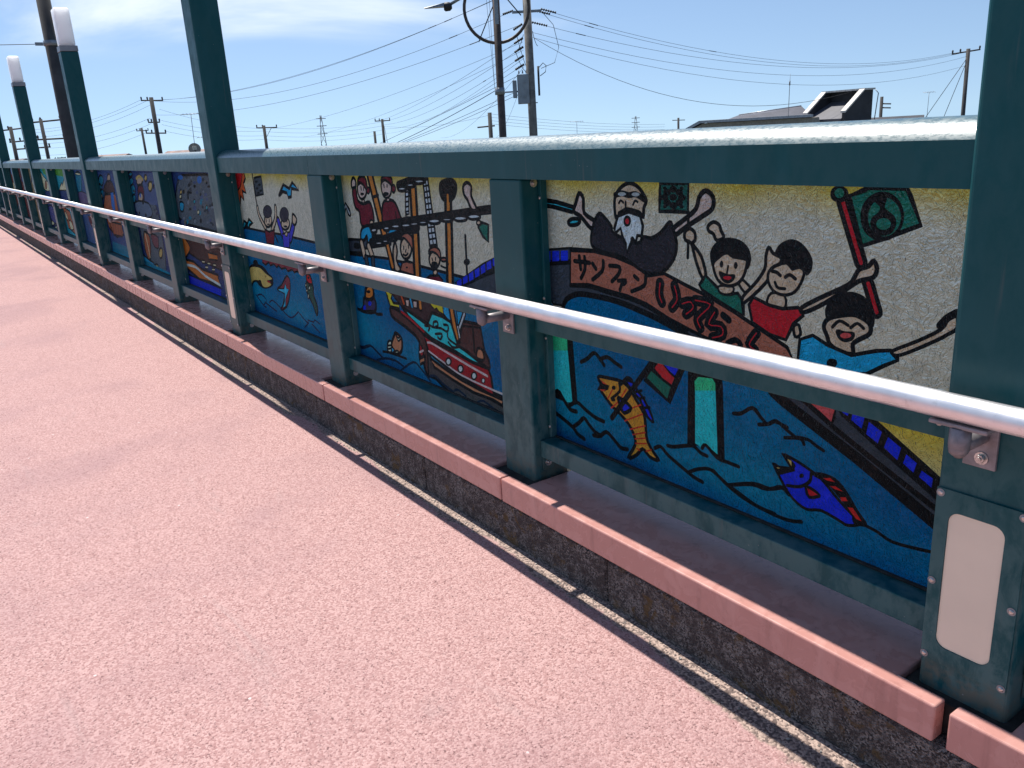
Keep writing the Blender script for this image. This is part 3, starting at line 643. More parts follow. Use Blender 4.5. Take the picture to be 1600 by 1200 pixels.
('P',(60, 48, 48),0,12.9,(1,254,30,222,113,197,234,180,350,170,440,155,506,149,503,115,437,124,304,114,143,117,45,151,-8,148)),
('P','rhull',0,14.3,(-18,310,94,292,209,282,324,269,417,266,434,241,442,184,495,180,494,163,329,185,197,201,100,224,9,248)),
('P','rhull',0,12.2,(-60,266,-42,265,-32,229,-70,212)),
('P','tan',0,12.3,(-68,208,-25,226,-28,202,-68,184)),
('S',(214, 160, 160),0,8.2,(-62,235,-34,247)),
('P','tan',0,12.7,(13,227,114,206,235,186,350,176,495,172,492,150,441,158,317,156,176,173,43,196)),
('S',(214, 160, 160),1,8.7,(7,286,41,288,125,276,284,253,411,237)),
('S',(214, 160, 160),1,7.2,(10,253,118,229,238,205,438,194,497,193)),
('P','k',1,0,(177,244,171,232,158,224,143,221,132,225,129,234,135,246,148,254,163,257,174,253)),
('P','white',1,0,(166,241,163,235,156,230,148,228,142,231,140,236,144,243,151,248,159,250,164,247)),
('P','k',1,0,(258,232,253,221,240,213,226,210,215,214,212,223,218,234,231,243,245,245,255,242)),
('P','white',1,0,(248,230,245,224,238,219,230,217,225,220,223,225,226,232,233,237,241,238,246,236)),
('P','k',1,0,(346,224,340,214,329,205,315,202,305,206,302,215,308,226,319,234,333,237,343,233)),
('P','white',1,0,(336,222,333,216,326,211,319,209,314,212,312,217,315,224,322,229,329,230,334,228)),
('P','k',1,0,(396,218,393,211,386,206,377,204,371,206,369,212,372,219,380,224,388,226,395,224)),
('P','white',1,0,(390,217,388,213,384,209,380,208,376,210,375,214,377,218,381,221,386,222,389,220)),
('P','tan',1,15.4,(-300,229,-272,263,-251,281,-206,265,-215,214,-257,193,-293,210)),
('P','cream',1,8.7,(-254,276,-238,250,-213,264,-215,273,-235,262)),
('P','cream',1,11.3,(-332,228,-302,237,-310,190,-343,191)),
('S','k',0,9,(-339,212,-302,221)),
('S','k',0,9.1,(-342,197,-305,207)),
('P','tealb',1,9,(-304,213,-278,203,-304,188)),
('P','cream',1,8.9,(-243,202,-247,198,-256,194,-267,192,-275,193,-277,196,-273,200,-264,204,-254,206,-246,205)),
('S','k',1,11.2,(-387,178,-347,183,-263,186,-181,186)),
('S',(8, 20, 40),1,11.4,(-679,184,-600,160,-511,183,-449,167,-387,146)),
('S',(8, 20, 40),1,11.6,(-637,157,-577,160,-511,182)),
('S',(8, 20, 40),1,10.7,(-453,128,-375,151,-279,159,-210,147)),
('S',(8, 20, 40),1,9.9,(-239,125,-125,183,-70,170,6,131)),
('S',(8, 20, 40),1,9.2,(0,151,47,162,96,143,170,127)),
('S',(8, 20, 40),1,8.7,(179,132,205,142,259,130)),
('S',(8, 20, 40),1,8.1,(337,126,376,139,440,125)),
 ],
 3: [
('P','suno',0,17.6,(-785,926,-477,911,-456,872,-501,844,-480,793,-541,803,-537,752,-577,775,-623,711,-644,743,-692,705,-705,775,-872,758)),
('P','sunr',1,8.9,(-785,926,-517,907,-529,856,-584,815,-672,795,-725,803,-855,792)),
('P','sea',0,0,(-882,600,-742,602,-458,600,-257,598,-47,600,406,591,1221,594,1067,-154,-1939,-957,-1110,587)),
('S','k',0,12.5,(-882,600,-742,602,-458,600,-257,598,-47,600,406,591)),
('S','k',0,15.3,(-335,908,-335,797,-329,724)),
('P',(48, 52, 58),0,12,(-319,873,-200,884,-202,794,-330,781)),
('P','k',1,0,(-265,856,-271,852,-282,849,-295,849,-305,851,-307,855,-301,859,-290,861,-277,861,-267,859)),
('P','k',1,0,(-225,841,-231,837,-242,835,-255,835,-265,837,-267,840,-261,844,-250,846,-237,847,-228,845)),
('P','k',1,0,(-268,821,-274,818,-285,815,-298,815,-308,817,-311,821,-305,824,-293,827,-280,827,-271,825)),
('P','k',1,0,(-215,811,-221,808,-232,805,-245,805,-254,807,-257,810,-251,814,-240,816,-227,817,-218,815)),
('P','k',1,0,(-261,799,-266,795,-278,793,-291,792,-300,794,-303,798,-297,801,-286,804,-273,804,-263,802)),
('P','tealb',0,17.7,(17,791,100,847,172,830,221,859,291,825,202,831,184,792,142,787,135,808,77,814)),
('P','teal',0,17.7,(-646,574,-592,639,-534,626,-497,653,-436,635,-499,620,-520,602,-564,616)),
('S','k',1,39.5,(-327,720,-316,679,-248,621)),
('S','skin',1,16.5,(-327,720,-316,679,-248,621)),
('S','k',1,37.2,(-52,734,-72,678,-148,617)),
('S','skin',1,15.5,(-52,734,-72,678,-148,617)),
('P','maroon',0,12.2,(-264,614,-199,602,-110,619,-156,536,-260,536)),
('P','skin',1,14,(-132,663,-150,643,-184,630,-219,627,-243,638,-246,658,-227,678,-193,692,-158,693,-135,682)),
('P',(36, 30, 40),1,6,(-115,709,-135,690,-173,677,-214,675,-242,685,-247,704,-226,723,-188,736,-148,737,-120,727)),
('S','k',0,8.1,(-215,667,-221,651)),
('S','k',0,8,(-167,669,-173,654)),
('P','k',1,0,(-173,642,-178,640,-189,638,-202,637,-212,638,-215,640,-210,643,-199,645,-186,645,-176,644)),
('S','k',1,52.7,(-38,665,3,593)),
('S','royal',1,28.1,(-38,665,3,593)),
('S','k',1,47.6,(159,653,92,584)),
('S','royal',1,25.8,(159,653,92,584)),
('P','royal',0,11.4,(-4,603,106,621,70,538,-13,535)),
('P','skin',1,13.1,(115,662,97,643,64,630,28,628,2,638,-2,655,16,674,50,687,86,688,110,679)),
('P',(36, 30, 40),1,5.6,(119,705,99,684,63,669,25,667,-2,679,-6,699,14,721,50,735,89,737,114,725)),
('P','skin',1,14.3,(173,711,218,689,188,659,156,668)),
('S','k',0,11.3,(19,675,36,665)),
('S','k',0,11.1,(88,682,82,667)),
('P','k',1,0,(78,645,72,641,59,639,43,638,32,639,28,642,34,646,48,649,63,650,75,648)),
('P','skin',1,7.5,(68,608,62,601,51,596,40,596,32,599,31,606,37,612,48,617,60,618,67,614)),
('S','k',0,13.8,(-116,589,-85,556)),
('P',(110, 34, 44),0,10.7,(-367,448,-192,453,124,452,216,445,199,424,127,428,91,418,63,430,2,415,-26,429,-87,419,-129,432,-157,420,-200,433,-254,420,-272,435,-329,417,-377,425)),
('P','k',1,0,(-667,315,-628,370,-545,401,-384,407,-298,372,-242,356,-261,311,-387,279,-477,282,-535,302,-601,276,-672,212,-708,226)),
('P','gold',1,0,(-620,357,-553,384,-431,389,-350,367,-258,349,-351,327,-283,316,-356,292,-421,289,-451,312,-544,312,-609,289,-663,251)),
('P','k',1,0,(-530,420,-465,430,-454,396,-523,389)),
('P','k',1,0,(-440,308,-451,298,-470,290,-491,288,-505,292,-507,301,-497,311,-477,319,-457,321,-443,317)),
('P',(150, 110, 50),1,0,(-344,352,-348,348,-356,344,-364,343,-369,345,-370,349,-366,354,-358,357,-350,358,-344,356)),
('P','red',0,0,(-339,333,-279,326,-332,320)),
('P',(110, 34, 44),1,11,(-31,387,12,367,-24,284,-95,216,-187,190,-137,227,-103,287,-199,299,-121,331)),
('P',(40, 150, 190),0,6.6,(-63,346,-55,322,-23,318,-56,289,-90,259,-105,218,-150,208,-106,248,-91,289,-182,294,-178,305,-92,315)),
('P',(30, 60, 50),1,13.7,(238,388,316,382,311,334,341,276,318,233,284,284,229,332)),
('P','red',1,13.6,(257,430,300,422,309,385,266,382,242,401)),
('P','k',1,0,(287,413,283,409,276,405,268,405,263,407,262,411,266,415,273,418,280,419,286,417)),
('P','cream',1,7.9,(233,370,230,365,224,361,219,360,216,363,216,368,219,374,225,377,230,378,233,375)),
('P','cream',1,7.9,(278,362,274,355,267,351,261,350,257,353,257,359,261,366,267,370,274,371,278,368)),
('P','cream',1,8,(238,345,235,340,229,336,224,336,221,338,221,343,224,348,229,351,235,352,238,350)),
('P','cream',1,8,(248,319,244,310,238,304,233,304,230,308,231,316,236,325,242,330,247,331,249,327)),
('S',(24, 12, 44),1,9.9,(-569,225,-524,203,-456,175,-419,171)),
('S',(24, 12, 44),1,9.8,(-542,224,-469,237,-401,214,-454,180)),
('S',(24, 12, 44),1,9.5,(-420,198,-301,178,-255,172)),
('S',(24, 12, 44),1,9,(-353,207,-295,226,-194,202,-110,175,-32,169,73,214)),
('S',(24, 12, 44),1,8.3,(83,211,167,178,199,179,135,144)),
('S',(24, 12, 44),1,8,(192,190,264,191,284,204,345,193)),
('S',(24, 12, 44),1,8,(239,177,330,147)),
 ],
 4: [
('P','navy',0,0,(-804,985,793,974,365,107,-1647,-163)),
('P','slate2',0,16.7,(-481,837,-341,875,207,886,438,850,272,541,-381,552,-677,590,-617,722)),
('P','dteal',1,0,(-28,644,-39,635,-59,629,-79,628,-91,633,-92,642,-80,651,-61,658,-41,658,-29,653)),
('P','dteal',1,0,(30,712,19,702,3,695,-14,695,-23,700,-22,710,-12,720,5,726,21,727,30,721)),
('P','k',1,0,(-43,594,-54,585,-69,578,-85,577,-94,582,-93,592,-82,602,-67,608,-51,609,-43,604)),
('P','k',1,0,(-126,839,-132,834,-142,830,-153,830,-159,833,-159,838,-152,843,-142,847,-132,847,-126,844)),
('P','dteal',1,0,(-371,572,-382,563,-400,556,-417,555,-427,560,-426,569,-415,579,-398,585,-381,586,-370,581)),
('P',(104, 108, 120),1,0,(-508,664,-515,660,-527,657,-540,657,-549,659,-551,663,-544,667,-531,670,-518,670,-509,668)),
('P','k',1,0,(267,813,258,809,240,806,218,805,202,808,198,812,207,817,226,820,248,820,263,818)),
('P','k',1,0,(-343,768,-355,760,-373,754,-393,754,-405,758,-405,767,-394,775,-375,781,-356,781,-344,776)),
('P',(94, 88, 84),1,0,(-451,560,-462,549,-478,542,-493,541,-500,547,-497,557,-486,569,-470,576,-456,577,-449,570)),
('P',(104, 108, 120),1,0,(-105,864,-112,859,-123,856,-136,856,-144,859,-145,863,-138,868,-126,871,-114,871,-106,868)),
('P',(60, 70, 110),1,0,(-433,770,-444,762,-464,757,-484,756,-498,761,-499,768,-487,777,-467,782,-447,782,-434,778)),
('P','slate',1,0,(163,853,154,847,135,843,115,843,101,846,98,853,108,859,127,863,147,864,161,860)),
('P',(94, 88, 84),1,0,(-253,717,-261,712,-273,708,-286,708,-295,711,-295,716,-288,722,-275,726,-262,726,-254,723)),
('P','slate',1,0,(193,592,184,588,166,585,146,583,130,585,126,588,135,593,153,596,173,597,189,596)),
('P',(60, 70, 110),1,0,(175,765,165,759,146,754,126,754,111,757,108,764,118,770,137,774,158,775,172,771)),
('P','k',1,0,(50,684,44,679,33,675,22,674,14,677,14,683,21,688,32,692,43,692,50,689)),
('P',(60, 70, 110),1,0,(172,737,164,730,151,725,137,725,128,729,127,735,136,742,149,747,163,747,172,743)),
('P',(94, 88, 84),1,0,(208,842,199,836,181,832,161,832,148,835,145,841,154,847,172,850,192,851,205,847)),
('P','k',1,0,(-260,733,-269,725,-283,720,-296,720,-305,724,-304,731,-295,739,-282,743,-268,744,-260,740)),
('P','slate',1,0,(-129,824,-140,817,-162,812,-186,812,-203,816,-205,823,-194,831,-171,835,-148,836,-132,831)),
('P','k',1,0,(-208,771,-220,763,-241,757,-263,757,-278,761,-280,769,-268,777,-247,782,-225,783,-210,778)),
('P',(104, 108, 120),1,0,(118,781,112,777,101,774,90,774,82,776,81,780,86,784,97,787,109,787,116,785)),
('P',(104, 108, 120),1,0,(281,719,274,711,264,706,255,706,250,710,252,718,259,726,269,732,278,732,283,727)),
('P',(94, 88, 84),1,0,(-177,792,-184,788,-199,785,-216,785,-227,787,-230,791,-222,795,-207,798,-191,798,-179,796)),
('P',(104, 108, 120),1,0,(316,865,310,860,298,857,285,857,276,860,274,865,281,869,293,872,306,872,315,870)),
('P','k',1,0,(285,711,275,702,259,696,241,696,230,700,230,709,240,717,256,723,273,723,284,719)),
('P','k',1,0,(-436,727,-445,720,-457,715,-469,715,-476,719,-475,726,-467,733,-454,737,-442,737,-436,733)),
('P',(60, 70, 110),1,0,(-490,564,-505,553,-530,545,-555,544,-572,549,-572,560,-557,571,-532,579,-507,580,-491,575)),
('P',(94, 88, 84),1,0,(-131,719,-139,713,-153,710,-168,709,-178,712,-179,718,-171,723,-157,727,-142,728,-132,725)),
('P','k',1,0,(-197,586,-208,575,-225,568,-241,567,-250,573,-249,583,-237,594,-220,601,-204,602,-195,596)),
('P',(104, 108, 120),1,0,(264,691,255,686,237,683,216,682,201,684,197,689,206,694,225,697,245,698,260,696)),
('P',(60, 70, 110),1,0,(-91,712,-102,706,-122,701,-145,701,-161,704,-164,710,-154,716,-133,720,-110,721,-94,718)),
('P',(94, 88, 84),1,0,(97,640,89,636,73,633,56,632,43,634,40,637,48,642,63,645,81,645,94,644)),
('P',(94, 88, 84),1,0,(-275,692,-284,685,-299,680,-314,679,-323,683,-323,690,-314,697,-299,702,-285,703,-276,699)),
('P','slate',1,0,(107,666,97,660,76,655,53,654,37,657,33,663,44,669,64,673,87,674,103,671)),
('P',(104, 108, 120),1,0,(-447,590,-457,584,-475,579,-496,578,-509,581,-512,586,-502,593,-483,597,-463,598,-449,595)),
('P','dteal',1,0,(59,733,49,725,33,720,16,719,6,724,5,731,15,739,31,745,48,745,58,741)),
('P','slate',1,0,(-163,785,-175,776,-195,770,-217,769,-230,774,-231,783,-219,793,-198,799,-177,799,-164,794)),
('P','dteal',1,0,(-279,601,-291,593,-313,588,-337,587,-354,590,-358,597,-346,604,-323,610,-299,611,-282,607)),
('P','k',1,0,(-173,766,-181,761,-198,758,-216,757,-229,760,-231,764,-223,769,-206,773,-188,773,-175,771)),
('P',(104, 108, 120),1,0,(102,591,95,586,83,583,69,582,60,584,58,588,65,593,77,596,91,597,100,595)),
('P',(60, 70, 110),1,0,(73,747,62,740,43,735,23,734,9,738,7,745,17,753,36,758,57,758,70,754)),
('P',(60, 70, 110),1,0,(62,746,52,737,35,731,17,730,7,735,7,744,17,753,35,759,52,760,62,755)),
('P','k',1,0,(-402,544,-411,537,-425,532,-438,531,-446,535,-446,542,-437,549,-423,554,-410,555,-402,551)),
('P',(94, 88, 84),1,0,(78,807,69,799,57,794,45,793,38,798,39,806,48,814,60,819,72,819,79,815)),
('P','k',1,0,(207,584,202,579,192,576,183,575,176,577,176,582,181,587,191,590,200,590,207,588)),
('P','k',1,0,(-183,813,-193,807,-210,802,-228,802,-241,806,-242,812,-233,819,-215,823,-197,823,-185,820)),
('P','k',1,0,(-248,660,-258,654,-276,650,-295,649,-309,652,-312,657,-302,663,-284,667,-265,668,-251,665)),
('P',(104, 108, 120),1,0,(325,874,314,866,294,860,273,860,259,865,257,874,268,882,288,887,309,888,323,883)),
('P',(60, 70, 110),1,0,(171,669,164,665,151,662,137,662,127,663,125,667,131,671,144,674,158,675,168,673)),
('P',(60, 70, 110),1,0,(78,844,67,834,51,828,34,828,24,834,25,843,35,853,52,858,68,859,78,853)),
('P','k',1,0,(-241,759,-252,750,-269,744,-286,743,-296,748,-295,757,-284,767,-267,773,-250,773,-240,768)),
('P','k',1,0,(44,761,37,755,25,751,13,750,6,754,6,760,13,766,25,770,37,770,44,767)),
('P','k',1,0,(-50,810,-59,804,-76,800,-95,800,-108,803,-110,809,-100,815,-83,819,-65,819,-52,816)),
('P','k',1,0,(304,874,296,865,282,860,269,859,262,865,263,874,272,882,285,888,298,888,305,883)),
('P',(60, 70, 110),1,0,(-27,772,-36,766,-50,762,-65,761,-75,765,-76,771,-67,778,-53,782,-38,782,-28,779)),
('P',(94, 88, 84),1,0,(-289,777,-300,766,-318,760,-334,759,-343,765,-342,775,-330,786,-313,792,-297,792,-288,786)),
('P','slate',1,0,(231,699,222,694,205,690,186,689,173,692,170,697,179,703,196,707,215,707,228,704)),
('P','slate',1,0,(-210,863,-219,857,-235,854,-253,854,-265,857,-267,862,-258,868,-241,872,-224,872,-212,869)),
('P',(60, 70, 110),1,0,(-27,834,-38,829,-59,825,-82,825,-99,828,-104,833,-93,838,-72,842,-48,842,-31,839)),
('P',(104, 108, 120),1,0,(-435,823,-444,816,-456,811,-467,811,-472,815,-471,823,-463,830,-451,835,-440,835,-434,830)),
('P','dteal',1,0,(-390,565,-398,558,-410,552,-421,552,-428,556,-426,563,-418,571,-406,576,-395,576,-388,572)),
('P','slate',1,0,(146,658,137,651,124,646,111,645,103,649,103,656,111,664,124,669,138,670,146,666)),
('P',(60, 70, 110),1,0,(-130,670,-143,660,-165,654,-189,653,-204,658,-205,667,-192,677,-170,684,-146,685,-131,680)),
('P','slate',1,0,(-442,826,-452,820,-470,816,-490,816,-503,819,-505,825,-495,832,-476,836,-457,836,-443,832)),
('P',(104, 108, 120),1,0,(-276,701,-286,693,-302,687,-318,686,-327,691,-327,699,-317,708,-301,714,-285,714,-275,709)),
('P','k',1,0,(221,835,213,829,201,825,189,824,181,828,181,834,188,841,201,845,213,845,220,841)),
('P',(60, 70, 110),1,0,(172,609,164,603,153,598,141,598,134,601,133,607,141,614,152,618,164,619,171,616)),
('P',(94, 88, 84),1,0,(148,696,138,689,120,683,101,683,88,687,87,694,97,702,115,707,134,708,147,704)),
('P',(104, 108, 120),1,0,(-186,584,-197,575,-214,569,-231,568,-243,572,-243,581,-232,589,-215,595,-197,596,-186,592)),
('P','gold',1,8.8,(-416,765,-427,756,-444,750,-460,750,-469,755,-469,764,-458,773,-441,778,-425,779,-415,774)),
('P','cream',1,8.9,(-450,735,-461,726,-478,720,-495,719,-504,724,-503,733,-492,742,-476,748,-459,748,-450,743)),
('P','teal',1,8.3,(-122,712,-132,704,-147,698,-162,697,-171,702,-171,711,-161,719,-146,725,-131,725,-122,721)),
('P','teal',1,7.9,(136,683,128,675,113,670,100,669,91,674,92,682,101,690,115,696,129,696,137,692)),
('P','cream',1,8.3,(-71,647,-81,638,-96,632,-111,632,-119,637,-119,645,-109,654,-94,660,-79,660,-71,655)),
('P','tealb',1,13.6,(-517,695,-419,691,-468,637,-538,642)),
('P','blu2',1,0,(102,852,85,838,55,829,24,829,4,837,2,851,20,865,50,873,81,874,101,865)),
('P','blu2',1,0,(-331,861,-348,852,-383,846,-422,846,-450,851,-457,859,-439,868,-404,874,-365,874,-337,869)),
('P','hull',0,13.2,(-738,453,322,462,238,303,-248,322,-671,371)),
('P','mast',1,14.3,(-680,449,-535,444,-456,388,-547,334,-651,309,-629,390)),
('P','mast',0,12.4,(-26,393,170,395,175,360,-25,349)),
('P','mast',0,18.2,(-630,295,-427,298,-229,264,123,263,137,199,-329,185,-626,232)),
('S','white',1,18.1,(-642,255,-393,263,-173,224,137,199)),
('P','cream',0,11,(-197,328,-133,331,-143,312,-208,309)),
('P','cream',0,10.7,(-68,328,-6,331,-16,312,-78,309)),
('P','cream',0,10.4,(58,329,117,332,107,314,48,311)),
('P','cream',0,10.9,(-137,296,-74,300,-84,281,-148,278)),
('P','cream',0,10.6,(15,296,75,299,65,281,5,278)),
('P','blue',0,14,(-728,190,-329,185,150,179,92,70,-891,-62)),
 ],
 5: [
('P','navy',0,0,(-763,994,1017,982,297,-90,-2083,-409)),
('P','slate2',1,16.6,(-378,661,-73,654,186,614,92,104,-444,187,-550,456)),
('P',(60, 74, 120),0,0,(-193,881,390,885,211,648,-230,649)),
('P','dteal',1,16.3,(-485,809,-518,787,-568,773,-617,773,-644,785,-640,806,-606,828,-555,841,-508,842,-481,829)),
('P','dteal',1,16.5,(-467,738,-513,706,-578,684,-637,683,-668,702,-657,734,-610,767,-545,787,-487,788,-457,770)),
('P','dteal',1,16.7,(-505,675,-537,653,-583,638,-627,637,-650,649,-644,671,-611,693,-565,707,-522,708,-500,696)),
('P','dteal',1,16,(-460,870,-482,860,-522,853,-564,853,-593,859,-596,869,-574,880,-534,887,-492,887,-464,881)),
('P','skin',1,20.8,(-141,822,-179,800,-242,785,-307,784,-348,797,-349,819,-309,842,-245,857,-182,857,-142,844)),
('P','maroon',1,21.3,(-341,776,-161,780,-208,675,-378,661)),
('P','skin',1,16.1,(-233,692,-268,667,-321,651,-372,649,-401,663,-396,687,-360,712,-306,728,-256,729,-229,715)),
('S','gold',1,24.1,(-350,837,-215,855,-119,831)),
('P','gold',1,15.1,(32,845,12,831,-18,821,-46,821,-62,830,-58,844,-38,859,-8,869,20,869,35,860)),
('P','gold',1,15.1,(151,786,122,764,78,750,37,749,14,761,19,783,49,805,93,819,133,819,156,807)),
('P',(86, 96, 120),1,16.4,(-555,646,-73,654,-41,553,-486,532)),
('P','rust',1,23.4,(-426,408,-249,384,-344,214,-444,187,-494,275)),
('S','cream',1,15.5,(-392,402,-366,285,-365,212)),
('P',(110, 50, 60),1,13.9,(-194,405,26,403,-4,314,-146,320)),
('P','gold',1,16.7,(102,283,72,257,30,239,-8,236,-27,249,-20,273,11,299,53,317,90,320,109,307)),
('P','gold',1,17.6,(-133,152,-156,136,-195,124,-236,120,-261,126,-263,140,-238,156,-199,168,-159,172,-134,166)),
('P','tealb',1,18.1,(-631,208,-444,187,-265,167,-422,115,-628,161)),
('P','dteal',0,0,(-665,167,223,144,103,-27,-929,-154)),
('P','dpurp',1,0,(76,404,65,396,48,391,30,390,19,393,18,400,29,407,47,412,65,414,76,410)),
('P','blu2',1,0,(445,787,434,778,417,773,400,772,391,777,392,786,404,794,421,800,437,800,446,795)),
('P','blu2',1,0,(321,525,310,516,293,509,276,508,267,513,268,522,280,531,297,537,314,538,323,533)),
('P','k',1,0,(-667,701,-687,688,-715,680,-743,679,-759,686,-756,698,-736,711,-707,719,-680,720,-665,713)),
('P','k',1,0,(-438,563,-450,554,-466,549,-480,548,-487,553,-484,561,-473,570,-457,575,-443,576,-436,571)),
('P','blu2',1,0,(-1157,202,-1174,189,-1197,180,-1217,178,-1226,184,-1221,196,-1203,209,-1180,218,-1161,220,-1152,213)),
('P','k',1,0,(220,788,206,776,188,768,173,768,167,775,171,787,185,799,203,806,218,807,224,799)),
('P','slate',1,0,(-475,738,-487,733,-510,729,-536,729,-555,731,-559,736,-546,741,-523,745,-497,745,-478,743)),
('P','slate',1,0,(-634,791,-645,785,-663,782,-683,782,-697,785,-698,789,-688,795,-669,798,-649,798,-636,795)),
('P','k',1,0,(61,796,49,786,30,780,13,779,4,785,6,795,19,804,38,810,55,811,64,805)),
('P','k',1,0,(-222,654,-235,644,-257,638,-279,638,-292,643,-291,651,-277,660,-255,666,-234,667,-221,662)),
('P','dpurp',1,0,(448,790,438,781,422,776,408,775,401,780,403,789,413,798,429,803,443,803,450,798)),
('P','dpurp',1,0,(244,509,233,502,214,498,195,496,182,500,181,506,192,513,211,518,230,519,243,515)),
('P','slate',1,0,(-754,305,-767,298,-789,293,-812,291,-828,293,-830,299,-817,306,-795,311,-772,313,-756,310)),
('P','slate',1,0,(236,577,227,572,211,568,195,567,184,570,183,575,192,580,208,584,224,585,235,582)),
('P','k',1,0,(185,820,176,815,157,812,137,811,123,814,120,819,130,823,149,826,169,827,183,824)),
('P','k',1,0,(-210,556,-223,547,-242,541,-260,540,-271,545,-269,553,-256,562,-237,568,-219,569,-209,565)),
('P','dpurp',1,0,(-823,469,-838,460,-862,453,-886,452,-900,456,-900,465,-885,474,-861,480,-837,481,-823,477)),
('P','slate',1,0,(351,598,336,587,315,580,293,579,281,585,282,595,297,606,319,613,340,614,352,608)),
('P','k',1,0,(265,436,254,430,234,426,212,424,196,427,193,432,204,438,225,442,247,444,262,441)),
('P','blu2',1,0,(-283,708,-297,697,-316,691,-334,690,-343,696,-340,706,-326,716,-307,723,-289,723,-280,717)),
('P','dpurp',1,0,(202,626,190,618,170,613,149,612,135,616,134,623,146,631,167,636,188,637,201,633)),
('P','dpurp',1,0,(186,588,172,579,150,573,127,572,113,576,112,585,126,594,149,600,171,601,186,596)),
('P','slate',1,0,(112,610,105,606,92,603,80,602,71,604,71,609,78,613,90,616,103,617,111,615)),
('P','slate',1,0,(-652,508,-671,497,-701,488,-730,487,-748,493,-748,504,-729,515,-699,524,-669,525,-651,519)),
('P','dpurp',1,0,(-936,510,-955,498,-986,490,-1017,488,-1036,494,-1035,505,-1015,517,-984,525,-953,526,-935,520)),
 ],
 6: [
('P',(40, 62, 116),0,0,(-826,1004,1143,991,14,-316,-2800,-693)),
('P','dteal',1,18.8,(-371,799,-427,769,-511,748,-590,747,-634,765,-625,796,-566,827,-482,847,-405,847,-363,829)),
('P','dteal',1,19.4,(-518,725,-567,699,-643,682,-717,680,-760,695,-755,720,-704,746,-627,762,-555,764,-513,749)),
('P','dteal',1,19.4,(-482,674,-530,645,-597,625,-655,623,-684,640,-670,669,-620,699,-554,718,-496,719,-469,702)),
('P','skin',1,17.9,(-10,829,-45,808,-96,794,-142,793,-166,806,-158,827,-122,849,-72,862,-26,862,-3,850)),
('P','hull',1,18.4,(-227,791,12,795,77,708,-153,683,-454,706)),
('P','rust',0,25.8,(-430,675,68,698,74,551,114,334,-228,291,-539,356,-626,543)),
('P','blu2',0,12.5,(-132,703,0,707,-57,546,-158,521,-204,580)),
('P','rust',0,19.7,(-470,423,100,423,42,309,-375,302)),
('P','skin',1,16.3,(-569,651,-594,635,-628,625,-657,624,-671,633,-664,648,-638,664,-604,674,-575,674,-561,666)),
('S',(110, 36, 40),0,18.1,(-446,393,-490,284)),
('S',(110, 36, 40),0,17.9,(-321,400,-363,293)),
('S',(110, 36, 40),0,17.6,(-198,407,-239,301)),
('S',(110, 36, 40),0,17.4,(-79,413,-118,309)),
('S',(110, 36, 40),0,17.2,(38,420,0,317)),
('P','dteal',0,0,(-501,230,302,228,107,9,-690,40)),
 ],
 7: [
('P',(40, 70, 120),0,0,(-815,962,830,959,-296,-50,-2458,-242)),
('P','dteal',1,15.3,(-521,853,-157,856,-345,664,-581,641)),
('P','cream',1,7.5,(-510,862,-157,856,-279,839,-478,845)),
('S','cream',1,24.2,(-314,648,-299,598)),
('P',(90, 70, 110),1,10.4,(-559,659,-59,654,19,559,-606,537)),
('S','cream',1,25.3,(-113,364,-34,227,-14,161)),
('P','maroon',1,10.7,(-245,416,18,396,-134,304)),
 ],
 8: [
('P','teal',0,0,(-947,966,1123,961,-339,-178,-3176,-431)),
('P',(70, 140, 40),0,0,(-834,946,562,945,21,811,-1018,830)),
('P','cream',0,17.1,(-607,642,-371,713,-231,744,-253,706,-18,783,11,738,-13,656)),
('P','navy',0,0,(-898,631,858,672,613,478,-1239,405)),
('P',(176, 190, 210),1,12.2,(-807,599,-631,603,-655,564,-796,560)),
('P','rust',0,18.5,(-622,449,-104,413,71,142,-462,194)),
('P','cream',1,18.6,(-502,396,-389,362,-387,295,-495,309)),
('P','cream',1,18.5,(-301,290,-150,288,-77,207,-288,185)),
 ],
 9: [
('P','teal',0,0,(-993,969,1393,964,-465,-314,-3872,-618)),
('P',(70, 140, 60),0,0,(-477,968,422,947,49,807,-378,834)),
('P','cream',1,19.3,(-634,853,-431,802,-85,724,-105,616,-504,612,-692,672)),
('P','tan',1,16.1,(-240,691,-310,659,-391,638,-453,637,-470,656,-437,687,-365,719,-285,739,-225,740,-208,722)),
('P','navy',0,0,(-607,599,901,626,-108,-68,-1942,-203)),
('P','cream',1,21.1,(-263,209,-344,173,-452,148,-546,142,-590,160,-565,193,-482,229,-373,254,-281,258,-239,241)),
('P','cream',1,21.1,(-150,130,-203,109,-279,92,-351,88,-390,97,-381,117,-327,139,-250,155,-179,159,-141,149)),
('P',(60, 60, 120),1,13.7,(-616,396,6,399,-16,190,-569,225)),
 ],
}
PAINT = {'k': (9, 9, 11), 'slate': (44, 47, 56), 'blue': (14, 32, 190), 'brown': (150, 80, 62), 'robe': (30, 26, 32), 'skin': (190, 150, 124), 'pink': (198, 150, 138), 'white': (214, 214, 212), 'red': (168, 18, 28), 'maroon': (92, 16, 28), 'teal': (24, 140, 158), 'green': (16, 82, 66), 'dgreen': (14, 66, 58), 'lens': (150, 150, 152), 'orange': (206, 118, 34), 'mast': (204, 100, 36), 'gold': (192, 152, 80), 'yellow': (204, 164, 32), 'hull': (66, 34, 32), 'rhull': (144, 14, 22), 'tan': (174, 104, 72), 'gray': (172, 172, 176), 'aqua': (28, 170, 176), 'agreen': (40, 165, 110), 'navy': (22, 42, 96), 'cream': (226, 206, 160), 'slate2': (78, 82, 92), 'rust': (170, 84, 52), 'sunr': (166, 14, 18), 'suno': (196, 66, 28), 'royal': (48, 42, 160), 'tealb': (16, 128, 172), 'dteal': (12, 104, 132), 'blu2': (36, 96, 180), 'dpurp': (44, 36, 66)}
